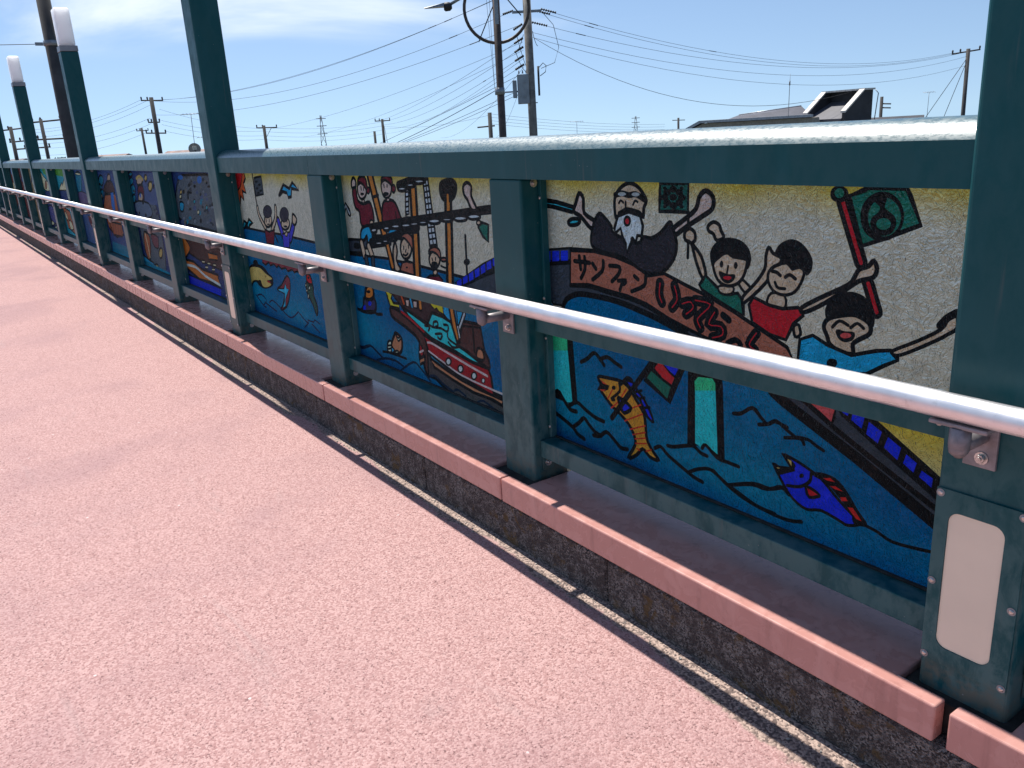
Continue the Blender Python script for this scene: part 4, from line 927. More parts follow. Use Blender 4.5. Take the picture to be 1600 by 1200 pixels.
# ------------------------------------------------------------------ setting
D = 1.4; HW = 0.08; ZF = -0.217; NB = 15
G0 = -6.4
def ground_z(x, y): return G0 - 0.022*max(0.0, math.hypot(x, y) - 25)
M_GROUND = mat_simple('town_ground', (0.085, 0.09, 0.065), 0.95, 0, 0.3, 0.05, 0.3, 3)
def ground():
    bm = bmesh.new(); rings = []
    rad = [0, 25, 60, 120, 260, 520, 1100, 2600, 6000]; n = 48
    c = bm.verts.new((0, 0, G0)); prev = None
    for r in rad[1:]:
        ring = [bm.verts.new((r*math.cos(2*math.pi*k/n), r*math.sin(2*math.pi*k/n), ground_z(r, 0))) for k in range(n)]
        for k in range(n):
            if prev is None: bm.faces.new((c, ring[k], ring[(k+1) % n]))
            else: bm.faces.new((prev[k], ring[k], ring[(k+1) % n], prev[(k+1) % n]))
        prev = ring
    link('ground', done(bm, 'ground', smooth=True), M_GROUND, kind='structure')
ground()
XA, XB = -46.0, 9.0
link('bridge_deck', mbox('bridge_deck', XA, XB, -4.5, 0.34, -1.15, ZF-0.012), mat_simple('deck_concrete', (0.28, 0.27, 0.25), 0.9, 0, 0.15, 2, 0.4, 40), kind='structure')
def walkway():
    bm = bmesh.new()
    v = [bm.verts.new(c) for c in ((XA, -4.4, ZF), (XB, -4.4, ZF), (XB, -0.05, ZF), (XA, -0.05, ZF))]; bm.faces.new(v)
    return link('walkway', done(bm, 'walkway'), M_FLOOR, kind='structure')
walkway()
kerb = empty('kerb', (0, 0, 0), kind='structure')
kb = mbox('kerb_block', -0.497, 0.497, -0.073, 0.24, ZF-0.008, -0.083, 0.006, 1)
for k in range(-1, 30):
    link('kerb_block', kb, M_CON, kerb, (-1.414 - k*1.0, random.Random(k).uniform(-0.0015, 0.0015), 0))
coping = empty('coping', (0, 0, 0), kind='structure')
def coping_mesh(g0, g1):
    bm = bmesh.new(); a = -D/2; b = D/2; f = -0.0785; bk = 0.27
    pts = [(a+g0, f), (b-g1, f), (b-g1, -0.042), (b-0.101, -0.042), (b-0.101, 0.16), (b-g1, 0.16), (b-g1, bk), (a+g0, bk), (a+g0, 0.16), (a+0.101, 0.16), (a+0.101, -0.042), (a+g0, -0.042)]
    prism(bm, pts, 'z', -0.078, 0.0)
    return done(bm, 'coping_slab', bevel=0.0045, segs=3)
cm0 = coping_mesh(0.004, 0.012); cm1 = coping_mesh(0.004, 0.004); cmr = coping_mesh(0.012, 0.004)
for k in range(-2, NB + 1):
    cx = -D*(k - 0.5); me = cm0 if k == 1 else (cmr if k == 0 else cm1)
    link('coping_slab', me, M_COP, coping, (cx, random.Random(k+50).uniform(-0.001, 0.001), 0))

# grit that has collected against the kerb
def grit():
    rg = random.Random(3); bm = bmesh.new()
    for i in range(420):
        x = rg.uniform(-4.5, 0.6); y = -0.076 - abs(rg.gauss(0, 0.03)) - 0.004; s = rg.choice([0.0012, 0.0016, 0.002, 0.0028, 0.0036 if rg.random() < 0.4 else 0.0018])
        g = bmesh.ops.create_icosphere(bm, subdivisions=1, radius=s)
        bmesh.ops.transform(bm, matrix=Matrix.Translation((x, y, ZF + s*0.5)) @ Matrix.Rotation(rg.uniform(0, 3), 4, 'Z') @ Matrix.Diagonal((1.3, 0.9, 0.7, 1)), verts=g['verts'])
    a = NT('grit_mix'); cc = a.voro(120, out='Color'); sp = a.n('SeparateColor'); a.l(cc, sp.inputs[0])
    m = a.pbr(a.mix(sp.outputs[0], (0.05, 0.045, 0.04), (0.55, 0.5, 0.44)), 0.9)
    link('grit', done(bm, 'grit'), m, label='loose pale grit lying along the foot of the kerb', cat='grit', kind='stuff')
grit()

# ------------------------------------------------------------------ painted glass: flat pictures, triangulated
PANEL_Z0, PANEL_Z1, PANEL_Y = 0.115, 0.915, 0.085
GAIN = 2.0
def lerp3(a, b, t): t = min(1, max(0, t)); return tuple(x+(y-x)*t for x, y in zip(a, b))
C_SKY = (0.475, 0.385, 0.29); C_YEL = (0.475, 0.30, 0.018); C_SEA = srgb((0, 66, 114)); C_SEA2 = srgb((2, 106, 136)); C_SEA3 = srgb((0, 44, 88)); C_PALE = (0.475, 0.40, 0.24)
def paint_at(c, x, z):
    if c == 'sky': return lerp3(C_SKY, C_YEL, (z - 0.825 + 0.008*math.sin(x*23))/0.075)
    if c == 'sea':
        t = 0.5 + 0.5*math.sin(5.1*x + 7*z) * math.sin(11*z - 3*x)
        q = lerp3(C_SEA, C_SEA2, t*0.9*min(1, max(0.15, (0.62 - z)/0.35)))
        return lerp3(q, C_SEA3, (0.20 - z)/0.08)
    if c == 'yel': return lerp3(C_PALE, C_YEL, (z - 0.30)/0.14)
    return srgb(c)
def smooth_closed(P, sub):
    n = len(P); out = []
    for i in range(n):
        p0, p1, p2, p3 = P[i-1], P[i], P[(i+1) % n], P[(i+2) % n]
        for k in range(sub):
            t = k/sub; t2 = t*t; t3 = t2*t
            out.append(tuple(0.5*(2*b + (c-a)*t + (2*a-5*b+4*c-d)*t2 + (3*b-a-3*c+d)*t3) for a, b, c, d in zip(p0, p1, p2, p3)))
    return out
def smooth_open(P, sub):
    Q = [P[0]] + list(P) + [P[-1]]; out = []
    for i in range(1, len(Q)-2):
        p0, p1, p2, p3 = Q[i-1], Q[i], Q[i+1], Q[i+2]
        for k in range(sub):
            t = k/sub; t2 = t*t; t3 = t2*t
            out.append(tuple(0.5*(2*b + (c-a)*t + (2*a-5*b+4*c-d)*t2 + (3*b-a-3*c+d)*t3) for a, b, c, d in zip(p0, p1, p2, p3)))
    return out + [P[-1]]
def offset_line(P, h, closed):
    n = len(P); L = []; Rr = []
    for i in range(n):
        a = P[i-1] if (closed or i > 0) else P[i]; b = P[(i+1) % n] if (closed or i < n-1) else P[i]
        dx, dy = b[0]-a[0], b[1]-a[1]; l = math.hypot(dx, dy) or 1e-9
        nx, ny = -dy/l*h, dx/l*h
        L.append((P[i][0]+nx, P[i][1]+ny)); Rr.append((P[i][0]-nx, P[i][1]-ny))
    return L, Rr
def panel_mesh(k, fine):
    W = D/2 - HW; sub = 3 if fine else 2
    loops = []; tests = []
    for t, c, s, wd, flat in ART.get(k, []):
        P = [(flat[i]/1000.0, flat[i+1]/1000.0) for i in range(0, len(flat), 2)]
        col = PAINT.get(c, c) if isinstance(c, str) else c
        if t == 'P':
            Q = smooth_closed(P, sub) if s else P
            loops.append((Q, True)); tests.append(('P', col, np.array(Q), 0))
            if wd > 0:
                h = wd/2000.0; A, B = offset_line(Q, h, True)
                loops += [(A, True), (B, True)]; tests.append(('S', PAINT['k'], np.array(Q + [Q[0]]), h))
        else:
            Q = smooth_open(P, sub) if s else P; h = wd/2000.0
            A, B = offset_line(Q, h, False)
            def cap(p, q):
                a0 = math.atan2(p[1]-q[1], p[0]-q[0]); return [(p[0]+h*math.cos(a0+u), p[1]+h*math.sin(a0+u)) for u in (-1.0, -0.5, 0, 0.5, 1.0)]
            loop = A + cap(Q[-1], Q[-2])[::-1] + B[::-1] + cap(Q[0], Q[1])[::-1]
            loops.append((loop, True)); tests.append(('S', col, np.array(Q), h))
    x0, x1, z0, z1 = -W, W, PANEL_Z0, PANEL_Z1
    V = [(x0, z0), (x1, z0), (x1, z1), (x0, z1)]; E = [(0, 1), (1, 2), (2, 3), (3, 0)]
    st = 0.03 if fine else 0.1; rg = random.Random(k)
    nx = int((x1-x0)/st); nz = int((z1-z0)/st)
    for i in range(nx+1):
        for j in range(nz+1):
            if 0 < i < nx and 0 < j < nz: V.append((x0+(x1-x0)*i/nx + rg.uniform(-.004, .004), z0+(z1-z0)*j/nz + rg.uniform(-.004, .004)))
            elif (i in (0, nx)) != (j in (0, nz)): V.append((x0+(x1-x0)*i/nx, z0+(z1-z0)*j/nz))
    for Q, closed in loops:
        b = len(V); m = len(Q); V += Q
        for i in range(m):
            E.append((b+i, b+(i+1) % m))
    ov, oe, of, *_ = delaunay_2d_cdt([Vector(v) for v in V], E, [], 0, 1e-5)
    ov = np.array([(v[0], v[1]) for v in ov]); F = np.array([f for f in of if len(f) == 3])
    C = ov[F].mean(axis=1)
    ok = (C[:, 0] > x0) & (C[:, 0] < x1) & (C[:, 1] > z0) & (C[:, 1] < z1)
    F = F[ok]; C = C[ok]; cols = ['sky']*0; cid = np.full(len(F), -1, int)
    for ti, (t, col, Q, h) in enumerate(tests):
        lo = Q.min(axis=0) - h; hi = Q.max(axis=0) + h
        idx = np.nonzero((C[:, 0] >= lo[0]) & (C[:, 0] <= hi[0]) & (C[:, 1] >= lo[1]) & (C[:, 1] <= hi[1]))[0]
        if not len(idx): continue
        c = C[idx]
        if t == 'P':
            wn = np.zeros(len(c), int); A = Q; B = np.roll(Q, -1, axis=0)
            for (ax, ay), (bx, by) in zip(A, B):
                left = (bx-ax)*(c[:, 1]-ay) - (c[:, 0]-ax)*(by-ay)
                wn += ((ay <= c[:, 1]) & (by > c[:, 1]) & (left > 0)).astype(int); wn -= ((ay > c[:, 1]) & (by <= c[:, 1]) & (left < 0)).astype(int)
            cid[idx[wn != 0]] = ti
        else:
            dmin = np.full(len(c), 1e9)
            for a, b in zip(Q[:-1], Q[1:]):
                ab = b - a; l2 = float(ab @ ab) or 1e-12
                tt = np.clip(((c - a) @ ab)/l2, 0, 1); d = np.hypot(c[:, 0]-a[0]-tt*ab[0], c[:, 1]-a[1]-tt*ab[1]); dmin = np.minimum(dmin, d)
            cid[idx[dmin <= h*1.001]] = ti
    used = np.unique(F); rem = -np.ones(len(ov), int); rem[used] = np.arange(len(used)); F = rem[F]; ov = ov[used]
    me = bpy.data.meshes.new('painted_panel')
    me.from_pydata([(float(x), 0.0, float(z)) for x, z in ov], [], [tuple(int(q) for q in f) for f in F])
    me.update()
    at = me.attributes.new('paint', 'FLOAT_COLOR', 'CORNER'); data = np.zeros((len(me.loops), 4), np.float32); data[:, 3] = 1
    for pi, p in enumerate(me.polygons):
        c = tests[cid[pi]][1] if cid[pi] >= 0 else 'sky'
        const = None if isinstance(c, str) else srgb(c)
        for li in p.loop_indices:
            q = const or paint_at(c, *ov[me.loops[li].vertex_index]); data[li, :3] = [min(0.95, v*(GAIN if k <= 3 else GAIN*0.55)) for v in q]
    at.data.foreach_set('color', data.ravel())
    return me

# plain colour fields for the panels at the far end, seen only edge-on
def far_art():
    rg = random.Random(9); base = [(150, 120, 90), (100, 40, 40), (110, 46, 40), (30, 60, 120), (40, 90, 140), (30, 50, 110)]
    for i, k in enumerate(range(10, NB + 1)):
        L = [('P', base[i], 0, 0, (-620, 100, 620, 100, 620, 920, -620, 920))]
        for j in range(16):
            cx, cz = rg.uniform(-560, 560), rg.uniform(150, 880); w_, h_ = rg.uniform(40, 140), rg.uniform(40, 160)
            c = rg.choice(['cream', 'teal', 'navy', 'maroon', 'slate', 'rust', 'k', 'blu2'])
            L.append(('P', c, 1, 8, tuple(int(q) for a in range(7) for q in (cx + w_*math.cos(a*.9)*rg.uniform(.6, 1.1), cz + h_*math.sin(a*.9)*rg.uniform(.6, 1.1)))))
        ART[k] = L
far_art()

# ------------------------------------------------------------------ railing
rail = empty('bridge_railing', (-D*7, 0.06, 0), label='dark green steel railing with painted glass panels beside the pink walkway', cat='railing')
def rl(name, me, mat, loc, parent=None, **k):
    o = link(name, me, mat, parent or rail, None, **k); base = Vector((-D*7, 0.06, 0)); o.location = Vector(loc) - (base if not parent else Vector((0, 0, 0))); return o
post_me = mbox('post', -HW, HW, 0.0, 0.13, -0.05, 0.905, 0.007, 3)
joint_me = mbox('base_joint', -0.0985, 0.0985, -0.04, 0.158, -0.075, -0.011, 0.002, 1)
W = D - 2*HW
bot_me = mbox('bottom_rail', -W/2+0.0015, W/2-0.0015, 0.024, 0.165, 0.067, 0.122, 0.003, 2)  # rear depth is added, unseen behind the panel, to keep sun off the coping
mid_me = mbox('mid_rail', -W/2+0.0015, W/2-0.0015, 0.024, 0.079, 0.466, 0.515, 0.003, 2)
bead_me = mbox('glazing_bead', -0.006, 0.006, 0.060, 0.083, 0.124, 0.904, 0.0015, 1)
sill_me = mbox('glazing_seal', -W/2+0.013, W/2-0.013, 0.074, 0.083, 0.1225, 0.128, 0.001, 1)
def bolt_mesh(axis, r, l):
    bm = bmesh.new(); ax = {'x': Vector((1, 0, 0)), 'y': Vector((0, -1, 0))}[axis]
    tube(bm, [ax*0, ax*l*0.25], r*1.5, 12); tube(bm, [ax*l*0.25, ax*l], r, 6)
    tube(bm, [ax*l, ax*l*1.25], r*0.55, 8)
    return done(bm, 'bolt')
boltx = bolt_mesh('x', 0.008, 0.008)
def screw_mesh():
    bm = bmesh.new(); tube(bm, [(0, 0, 0), (0, -0.002, 0), (0, -0.0035, 0)], 0.0045, 10, radii=[0.0052, 0.0048, 0.0028]); tube(bm, [(0, -0.0032, 0), (0, -0.0038, 0)], 0.0012, 6); return done(bm, 'screw')
screw = screw_mesh()
washer_bm = bmesh.new(); tube(washer_bm, [(0, 0, 0), (0, -0.0012, 0)], 0.0072, 14); washer = done(washer_bm, 'washer')
angle_me = mbox('rail_angle', 0.0, 0.004, 0.03, 0.072, 0.022, 0.066, 0.001, 1)
PANEL_LABEL = {1: 'glass panel painted with bearded old man, cheering children and two fish', 2: 'glass panel painted with sailing ship, red hull and sailors on masts', 3: 'glass panel painted with red sun, two children and golden fish head',
 4: 'glass panel painted with grey crowd above orange ship', 5: 'dark blue glass panel painted with crowned figure', 6: 'blue glass panel painted with red robed figure',
 7: 'blue teal glass panel beside the third lamp post', 8: 'glass panel painted with cream flames on teal', 9: 'glass panel painted with cream shape on green and teal'}
for i in range(-1, NB + 1):
    x = -D*i
    if i % 3: rl('post', post_me, M_GREEN, (x, 0, 0))
    if i % 3: rl('base_joint', joint_me, M_GROUT, (x, 0, 0))
for k in range(0, NB + 1):
    cx = -D*(k - 0.5)
    if k >= 1:
        me = panel_mesh(k, k <= 6)
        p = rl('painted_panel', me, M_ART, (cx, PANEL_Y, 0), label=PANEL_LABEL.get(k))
    rl('bottom_rail', bot_me, M_GREEN, (cx, 0, 0)); rl('mid_rail', mid_me, M_GREEN, (cx, 0, 0))
    rl('glazing_seal', sill_me, M_GROUT, (cx, 0, 0))
    for s in (-1, 1):
        b = rl('glazing_bead', bead_me, M_GREEN, (cx + s*(W/2 - 0.0065), 0, 0))
        if k <= 4:
            for zz in (0.16, 0.44, 0.56, 0.85):
                q = link('screw', screw, M_BOLT, b, (0, 0.0602, zz))
    if k <= 8:
        rl('rail_angle', angle_me, M_GREEN, (cx - W/2 + 0.0005, 0, 0))
        rl('bolt', boltx, M_BOLT, (cx - W/2 + 0.0045, 0.05, 0.045)); rl('bolt', boltx, M_BOLT, (cx - W/2 + 0.0005, 0.045, 0.892))
prof = [(-0.004, 0.9055), (-0.004, 0.9825), (0.001, 0.991), (0.008, 0.999), (0.018, 1.0075), (0.032, 1.0145), (0.05, 1.0185), (0.07, 1.0185), (0.09, 1.0145), (0.106, 1.006), (0.118, 0.994), (0.123, 0.982), (0.123, 0.9055)]
def top_rail(xa, xb):
    bm = bmesh.new(); prism(bm, prof, 'x', xa, xb)
    for f in bm.faces:
        if abs(f.normal.x) < 0.5 and f.normal.z > 0.2: f.smooth = True; f.material_index = 1
    for e in bm.edges:
        if not all(f.smooth for f in e.link_faces): e.smooth = False
    return done(bm, 'top_rail')
for b in range(-1, NB//3):
    xr = -3*D*b - HW - 0.001; xl = -3*D*(b+1) + HW + 0.001; xj = -3*D*b - 2*D - 0.04
    for a_, c_ in ((xj + 0.0012, xr), (xl, xj - 0.0012)):
        if a_ > 2.4: continue
        cxx = (a_ + c_)/2; tr_ = top_rail(a_ - cxx, c_ - cxx); tr_.materials.append(M_GREEN); tr_.materials.append(M_RAIL); rl('top_rail', tr_, None, (cxx, 0, 0))

# ------------------------------------------------------------------ lamp posts
def rrect(x0, x1, z0, z1, r, n=6):
    out = []
    for cx, cz, a0 in ((x1-r, z0+r, -90), (x1-r, z1-r, 0), (x0+r, z1-r, 90), (x0+r, z0+r, 180)):
        for i in range(n+1): a = math.radians(a0 + 90*i/n); out.append((cx + r*math.cos(a), cz + r*math.sin(a)))
    return out
def plate_mesh():
    # cover plate with a rounded window cut through it
    bm = bmesh.new(); inner = rrect(-0.053, 0.043, 0.084, 0.356, 0.02); outer = []
    ox0, ox1, oz0, oz1 = -0.077, 0.0755, 0.05, 0.395; icx, icz = -0.005, 0.22
    for x, z in inner:
        dx, dz = x - icx, z - icz; t = min(((ox1-icx)/dx if dx > 0 else (ox0-icx)/dx) if abs(dx) > 1e-6 else 1e9, ((oz1-icz)/dz if dz > 0 else (oz0-icz)/dz) if abs(dz) > 1e-6 else 1e9)
        outer.append([icx + dx*t, icz + dz*t])
    for cx, cz in ((ox0, oz0), (ox0, oz1), (ox1, oz0), (ox1, oz1)):
        j = min(range(len(outer)), key=lambda q: (outer[q][0]-cx)**2 + (outer[q][1]-cz)**2); outer[j] = [cx, cz]
    n = len(inner); y0, y1 = -0.0225, -0.0182
    Fi = [bm.verts.new((x, y0, z)) for x, z in inner]; Fo = [bm.verts.new((x, y0, z)) for x, z in outer]
    Bi = [bm.verts.new((x, y1, z)) for x, z in inner]; Bo = [bm.verts.new((x, y1, z)) for x, z in outer]
    for i in range(n):
        j = (i+1) % n
        bm.faces.new((Fi[i], Fi[j], Fo[j], Fo[i])); bm.faces.new((Fi[j], Fi[i], Bi[i], Bi[j])); bm.faces.new((Fo[i], Fo[j], Bo[j], Bo[i]))
    bmesh.ops.recalc_face_normals(bm, faces=bm.faces[:]); return done(bm, 'cover_plate')
lp_post = mbox('post', -HW, HW, -0.018, 0.13, -0.05, 1.95, 0.010, 4)
lp_collar = mbox('collar', -HW-0.002, HW+0.002, -0.020, 0.132, 1.951, 2.0, 0.003, 2)
lp_lamp = mbox('lamp_shade', -0.073, 0.073, -0.011, 0.123, 2.0005, 2.32, 0.018, 4)
lp_plate = plate_mesh()
wbm = bmesh.new(); prism(wbm, rrect(-0.0525, 0.0425, 0.0845, 0.3555, 0.0195), 'y', -0.0205, -0.0183); lp_win = done(wbm, 'light_window')
LAMP_LABEL = ['near lamp post at right edge with cream light window at its foot', 'tall green lamp post rising out of frame left of the red sun panel', 'green lamp post with white lamp box, nearest one whose lamp shows',
 'shorter looking green lamp post with white lamp box, left of the leaning brown pole', 'green lamp post at the left frame edge, its white lamp cut off', 'last green lamp post far along the railing']
for j in range(0, NB//3 + 1):
    t = empty('lamp_post', (-3*D*j, 0.0, 0), label=LAMP_LABEL[j], cat='lamp post', group='lamp posts along the railing')
    link('post', lp_post, M_GREEN, t); link('base_joint', joint_me, M_GROUT, t, (0, -0.0005, 0)); link('collar', lp_collar, M_GALV, t); link('lamp_shade', lp_lamp, M_LAMP, t)
    pl = link('cover_plate', lp_plate, M_GREEN, t); link('light_window', lp_win, M_CREAM, t)
    if j < 3:
        for sx in (-0.07, 0.068):
            for sz in (0.058, 0.212, 0.386): link('screw', screw, M_BOLT, pl, (sx, -0.0226, sz)); link('washer', washer, M_GALV, pl, (sx, -0.0225, sz))

# ------------------------------------------------------------------ handrail
HY, HZ, HR = -0.097, 0.573, 0.022
hr = empty('handrail', (-D*7, HY, 0), label='round brushed aluminium handrail running the length of the green railing', cat='handrail')
def hl(name, me, mat, loc, parent=None): o = link(name, me, mat, parent or hr); o.location = Vector(loc) - (Vector((-D*7, HY, 0)) if not parent else Vector()); return o
cuts = [3.6, -4.385, -8.585, -12.785, -16.985, -22.5]
for a_, b_ in zip(cuts, cuts[1:]):
    L_ = abs(a_-b_)/2 - 0.0012; bm = bmesh.new(); tube(bm, [(-L_, 0, 0), (-L_+0.002, 0, 0), (L_-0.002, 0, 0), (L_, 0, 0)], HR, 28, radii=[HR-0.002, HR, HR, HR-0.002]); hl('tube', done(bm, 'tube'), M_ALU, ((a_+b_)/2, HY, HZ))
def bracket_meshes():
    bm = bmesh.new(); box(bm, -0.047, 0.047, -0.014, 0.014, HZ-HR-0.0085, HZ-HR-0.0015); sad = done(bm, 'saddle', bevel=0.002, segs=2)
    bm = bmesh.new(); tube(bm, [(0, 0, HZ-HR-0.0086), (0, 0, 0.512), (0, 0.001, 0.502), (0, 0.005, 0.496)], 0.0165, 16, radii=[0.0165, 0.0165, 0.0155, 0.011]); dome(bm, (0, 0, 0.507), 0.0162, 0.0162, 0.0162, 16); elb = done(bm, 'elbow')
    def arm(yend):
        bm = bmesh.new(); tube(bm, [(0, 0, 0.509), (0, yend, 0.509)], 0.0135, 16); return done(bm, 'arm')
    bm = bmesh.new(); box(bm, -0.027, 0.027, -0.007, -0.0005, 0.452, 0.524); pl = done(bm, 'wall_plate', bevel=0.0015, segs=2)
    return sad, elb, arm, pl
sad, elb, armf, wpl = bracket_meshes(); bolty = bolt_mesh('y', 0.0075, 0.009)
arm_s = armf(-HY - 0.004); arm_l = armf(-HY - 0.018 - 0.004)
for i in range(-1, NB + 1):
    yp = -0.018 if i % 3 == 0 else 0.0
    b = empty('bracket', (0, 0, 0)); b.parent = hr; b.location = Vector((-D*i - 0.012, HY, 0)) - Vector((-D*7, HY, 0))
    link('saddle', sad, M_CAST, b); link('elbow', elb, M_CAST, b); link('arm', arm_l if i % 3 == 0 else arm_s, M_CAST, b)
    link('wall_plate', wpl, M_CAST, b, (0, yp - HY, 0))
    if i <= 6: link('bolt', bolty, M_BOLT, b, (0.004, yp - HY - 0.007, 0.470)); link('screw', screw, M_BOLT, b, (-0.034, -0.002, HZ-HR-0.0095))
# ------------------------------------------------------------------ poles and wires
def seg(name, a, b, r0, r1, mat, parent, n=14):
    me = mtube(name, [a, b], r0, n, radii=[r0, r1]); return link(name, me, mat, parent)
def catenary(a, b, sag, n=24):
    a = Vector(a); b = Vector(b); return [a.lerp(b, t/n) - Vector((0, 0, sag*4*(t/n)*(1-t/n))) for t in range(n+1)]
def wire(label, a, b, sag, r=0.012, group='overhead wires', mat=None, knots=()):
    pts = catenary(a, b, sag); c = pts[len(pts)//2].copy()
    r *= 0.66; bm = bmesh.new(); tube(bm, [p - c for p in pts], r, 5)
    for t in knots:
        i = t*(len(pts)-1); p = pts[int(i)].lerp(pts[int(i)+1], i-int(i)) - c; q = (pts[int(i)+1]-pts[int(i)]).normalized()*0.28
        tube(bm, [p-q, p+q], r*2.2, 6)
    o = link('overhead_wire', done(bm, 'overhead_wire'), mat or M_WIRE, None, c, label=label, cat='wire', group=group)
    return o
def insulator(parent, p, d, n=5, r=0.05, step=0.085):
    bm = bmesh.new(); d = Vector(d).normalized(); p = Vector(p)
    pts = []; rad = []
    for i in range(n):
        for q, rr in ((0, 0.02), (0.02, r), (0.045, r*0.9), (0.055, 0.02)): pts.append(p + d*(i*step + q)); rad.append(rr)
    tube(bm, pts, r, 8, radii=rad); return link('insulator', done(bm, 'insulator'), M_WIRE, parent)
def thing_at(name, base, **k):
    t = empty(name, base, **k); return t
def local(t, p): return Vector(p) - t.location
def utility_pole(base, top, r0, r1, arms, mat, label, ins=True, ar=0.05, guys=()):
    b = Vector((base[0], base[1], ground_z(base[0], base[1]))); t = empty('utility_pole', b, label=label, cat='utility pole', group='utility poles')
    seg('shaft', local(t, b), local(t, top), r0, r1, mat, t)
    for a_, c_ in arms:
        bm = bmesh.new(); A = local(t, a_); Cc = local(t, c_); tube(bm, [A, Cc], ar, 4); link('crossarm', done(bm, 'crossarm'), M_GALV if mat is M_POLE else mat, t)
        if ins:
            for q in (0.03, 0.3, 0.97):
                p = A.lerp(Cc, q); bm = bmesh.new(); tube(bm, [p, p + Vector((0, 0, 0.1)), p + Vector((0, 0, 0.2)), p + Vector((0, 0, 0.26))], 0.03, 6, radii=[0.02, 0.055, 0.06, 0.03]); link('insulator', done(bm, 'insulator'), M_FARPOLE, t)
    for g in guys:
        bm = bmesh.new(); tube(bm, [local(t, g[0]), local(t, g[1])], 0.02, 5); link('guy_wire', done(bm, 'guy_wire'), M_WIRE, t)
    return t

# street light pole with a ring
base = Vector((-19.13, 12.27, ground_z(19, 12))); sp_ = empty('street_light', base, label='brown street light pole with round hoop and lamp arm, behind the railing', cat='street light')
L0 = lambda p: Vector(p) - base
seg('shaft', (0, 0, 0), L0((-19.1, 12.31, 6.2)), 0.115, 0.095, M_BROWN, sp_)
cc = Vector((-19.1, 12.31, 4.16)); ru = Vector((0.571, 0.821, 0)).normalized()
bm = bmesh.new(); n = 40; rings = []
for i in range(n):
    a_ = 2*math.pi*i/n; c = cc + ru*0.86*math.cos(a_) + Vector((0, 0, 0.86*math.sin(a_))) - base; d = ru*math.cos(a_) + Vector((0, 0, math.sin(a_))); e = ru.cross(Vector((0, 0, 1)))
    rings.append([bm.verts.new(c + d*0.042*math.cos(k*math.pi/4) + e*0.042*math.sin(k*math.pi/4)) for k in range(8)])
for i in range(n):
    for k in range(8): f = bm.faces.new((rings[i][k], rings[i][(k+1) % 8], rings[(i+1) % n][(k+1) % 8], rings[(i+1) % n][k])); f.smooth = True
bmesh.ops.recalc_face_normals(bm, faces=bm.faces[:]); link('hoop', done(bm, 'hoop'), M_BROWN, sp_)
arm_a = cc + ru*-0.8 + Vector((0, 0, 0.36)); lm = Vector((-19.83, 11.19, 4.26))
link('lamp_arm', mtube('lamp_arm', [L0((-19.1, 12.31, 4.86)), L0(arm_a), L0(lm)], 0.04, 10), M_GALV, sp_)
def lamp_head():
    bm = bmesh.new(); dd = (Vector((-20.11, 10.73, 4.24)) - lm).normalized()
    tube(bm, [L0(lm) - dd*0.16, L0(lm) - dd*0.1, L0(lm) + dd*0.02, L0(lm) + dd*0.06], 0.1, 12, radii=[0.06, 0.11, 0.115, 0.08]); link('lamp_housing', done(bm, 'lamp_housing'), M_WIRE, sp_)
    bm = bmesh.new(); s = dd.cross(Vector((0, 0, 1))).normalized(); a = L0(lm) + dd*0.05; b = L0(lm) + dd*0.58
    for z0, z1, nm in ((0.0, 0.07, 'lamp_hood'),):
        v = [bm.verts.new(q) for q in (a - s*0.13, a + s*0.13, b + s*0.06, b - s*0.06, a - s*0.1 + Vector((0, 0, 0.09)), a + s*0.1 + Vector((0, 0, 0.09)), b + s*0.04 + Vector((0, 0, 0.02)), b - s*0.04 + Vector((0, 0, 0.02)))]
        for f in ((4, 5, 6, 7), (0, 1, 5, 4), (1, 2, 6, 5), (2, 3, 7, 6), (3, 0, 4, 7)): bm.faces.new([v[i] for i in f])
    bmesh.ops.recalc_face_normals(bm, faces=bm.faces[:]); link('lamp_hood', done(bm, 'lamp_hood'), M_GALV, sp_)
    bm = bmesh.new(); v = [bm.verts.new(q + Vector((0, 0, 0.004))) for q in (a - s*0.12, b - s*0.055, b + s*0.055, a + s*0.12)]; bm.faces.new(v); link('lamp_lens', done(bm, 'lamp_lens'), M_CREAM, sp_)
lamp_head()
bm = bmesh.new(); box(bm, -0.05, 0.05, -0.13, -0.115, 3.75, 4.75, Matrix.Translation((cc.x - base.x, cc.y - base.y, -base.z)) @ Matrix.Rotation(0.9, 4, 'Z')); link('number_plate', done(bm, 'number_plate'), M_GALV, sp_)
bm = bmesh.new(); tube(bm, [L0((-19.12, 12.28, 1.98)), L0((-19.12, 12.28, 2.16))], 0.135, 12); link('clamp_band', done(bm, 'clamp_band'), M_GALV, sp_)
for k, (a_, b_) in enumerate((((-19.39, 11.87, 3.35), (-19.05, 12.4, 4.6)), ((-18.75, 12.85, 3.95), (-19.05, 12.4, 4.6)))):
    link('tie_rod', mtube('tie_rod', [L0(a_), L0(b_)], 0.016, 6), M_WIRE, sp_)

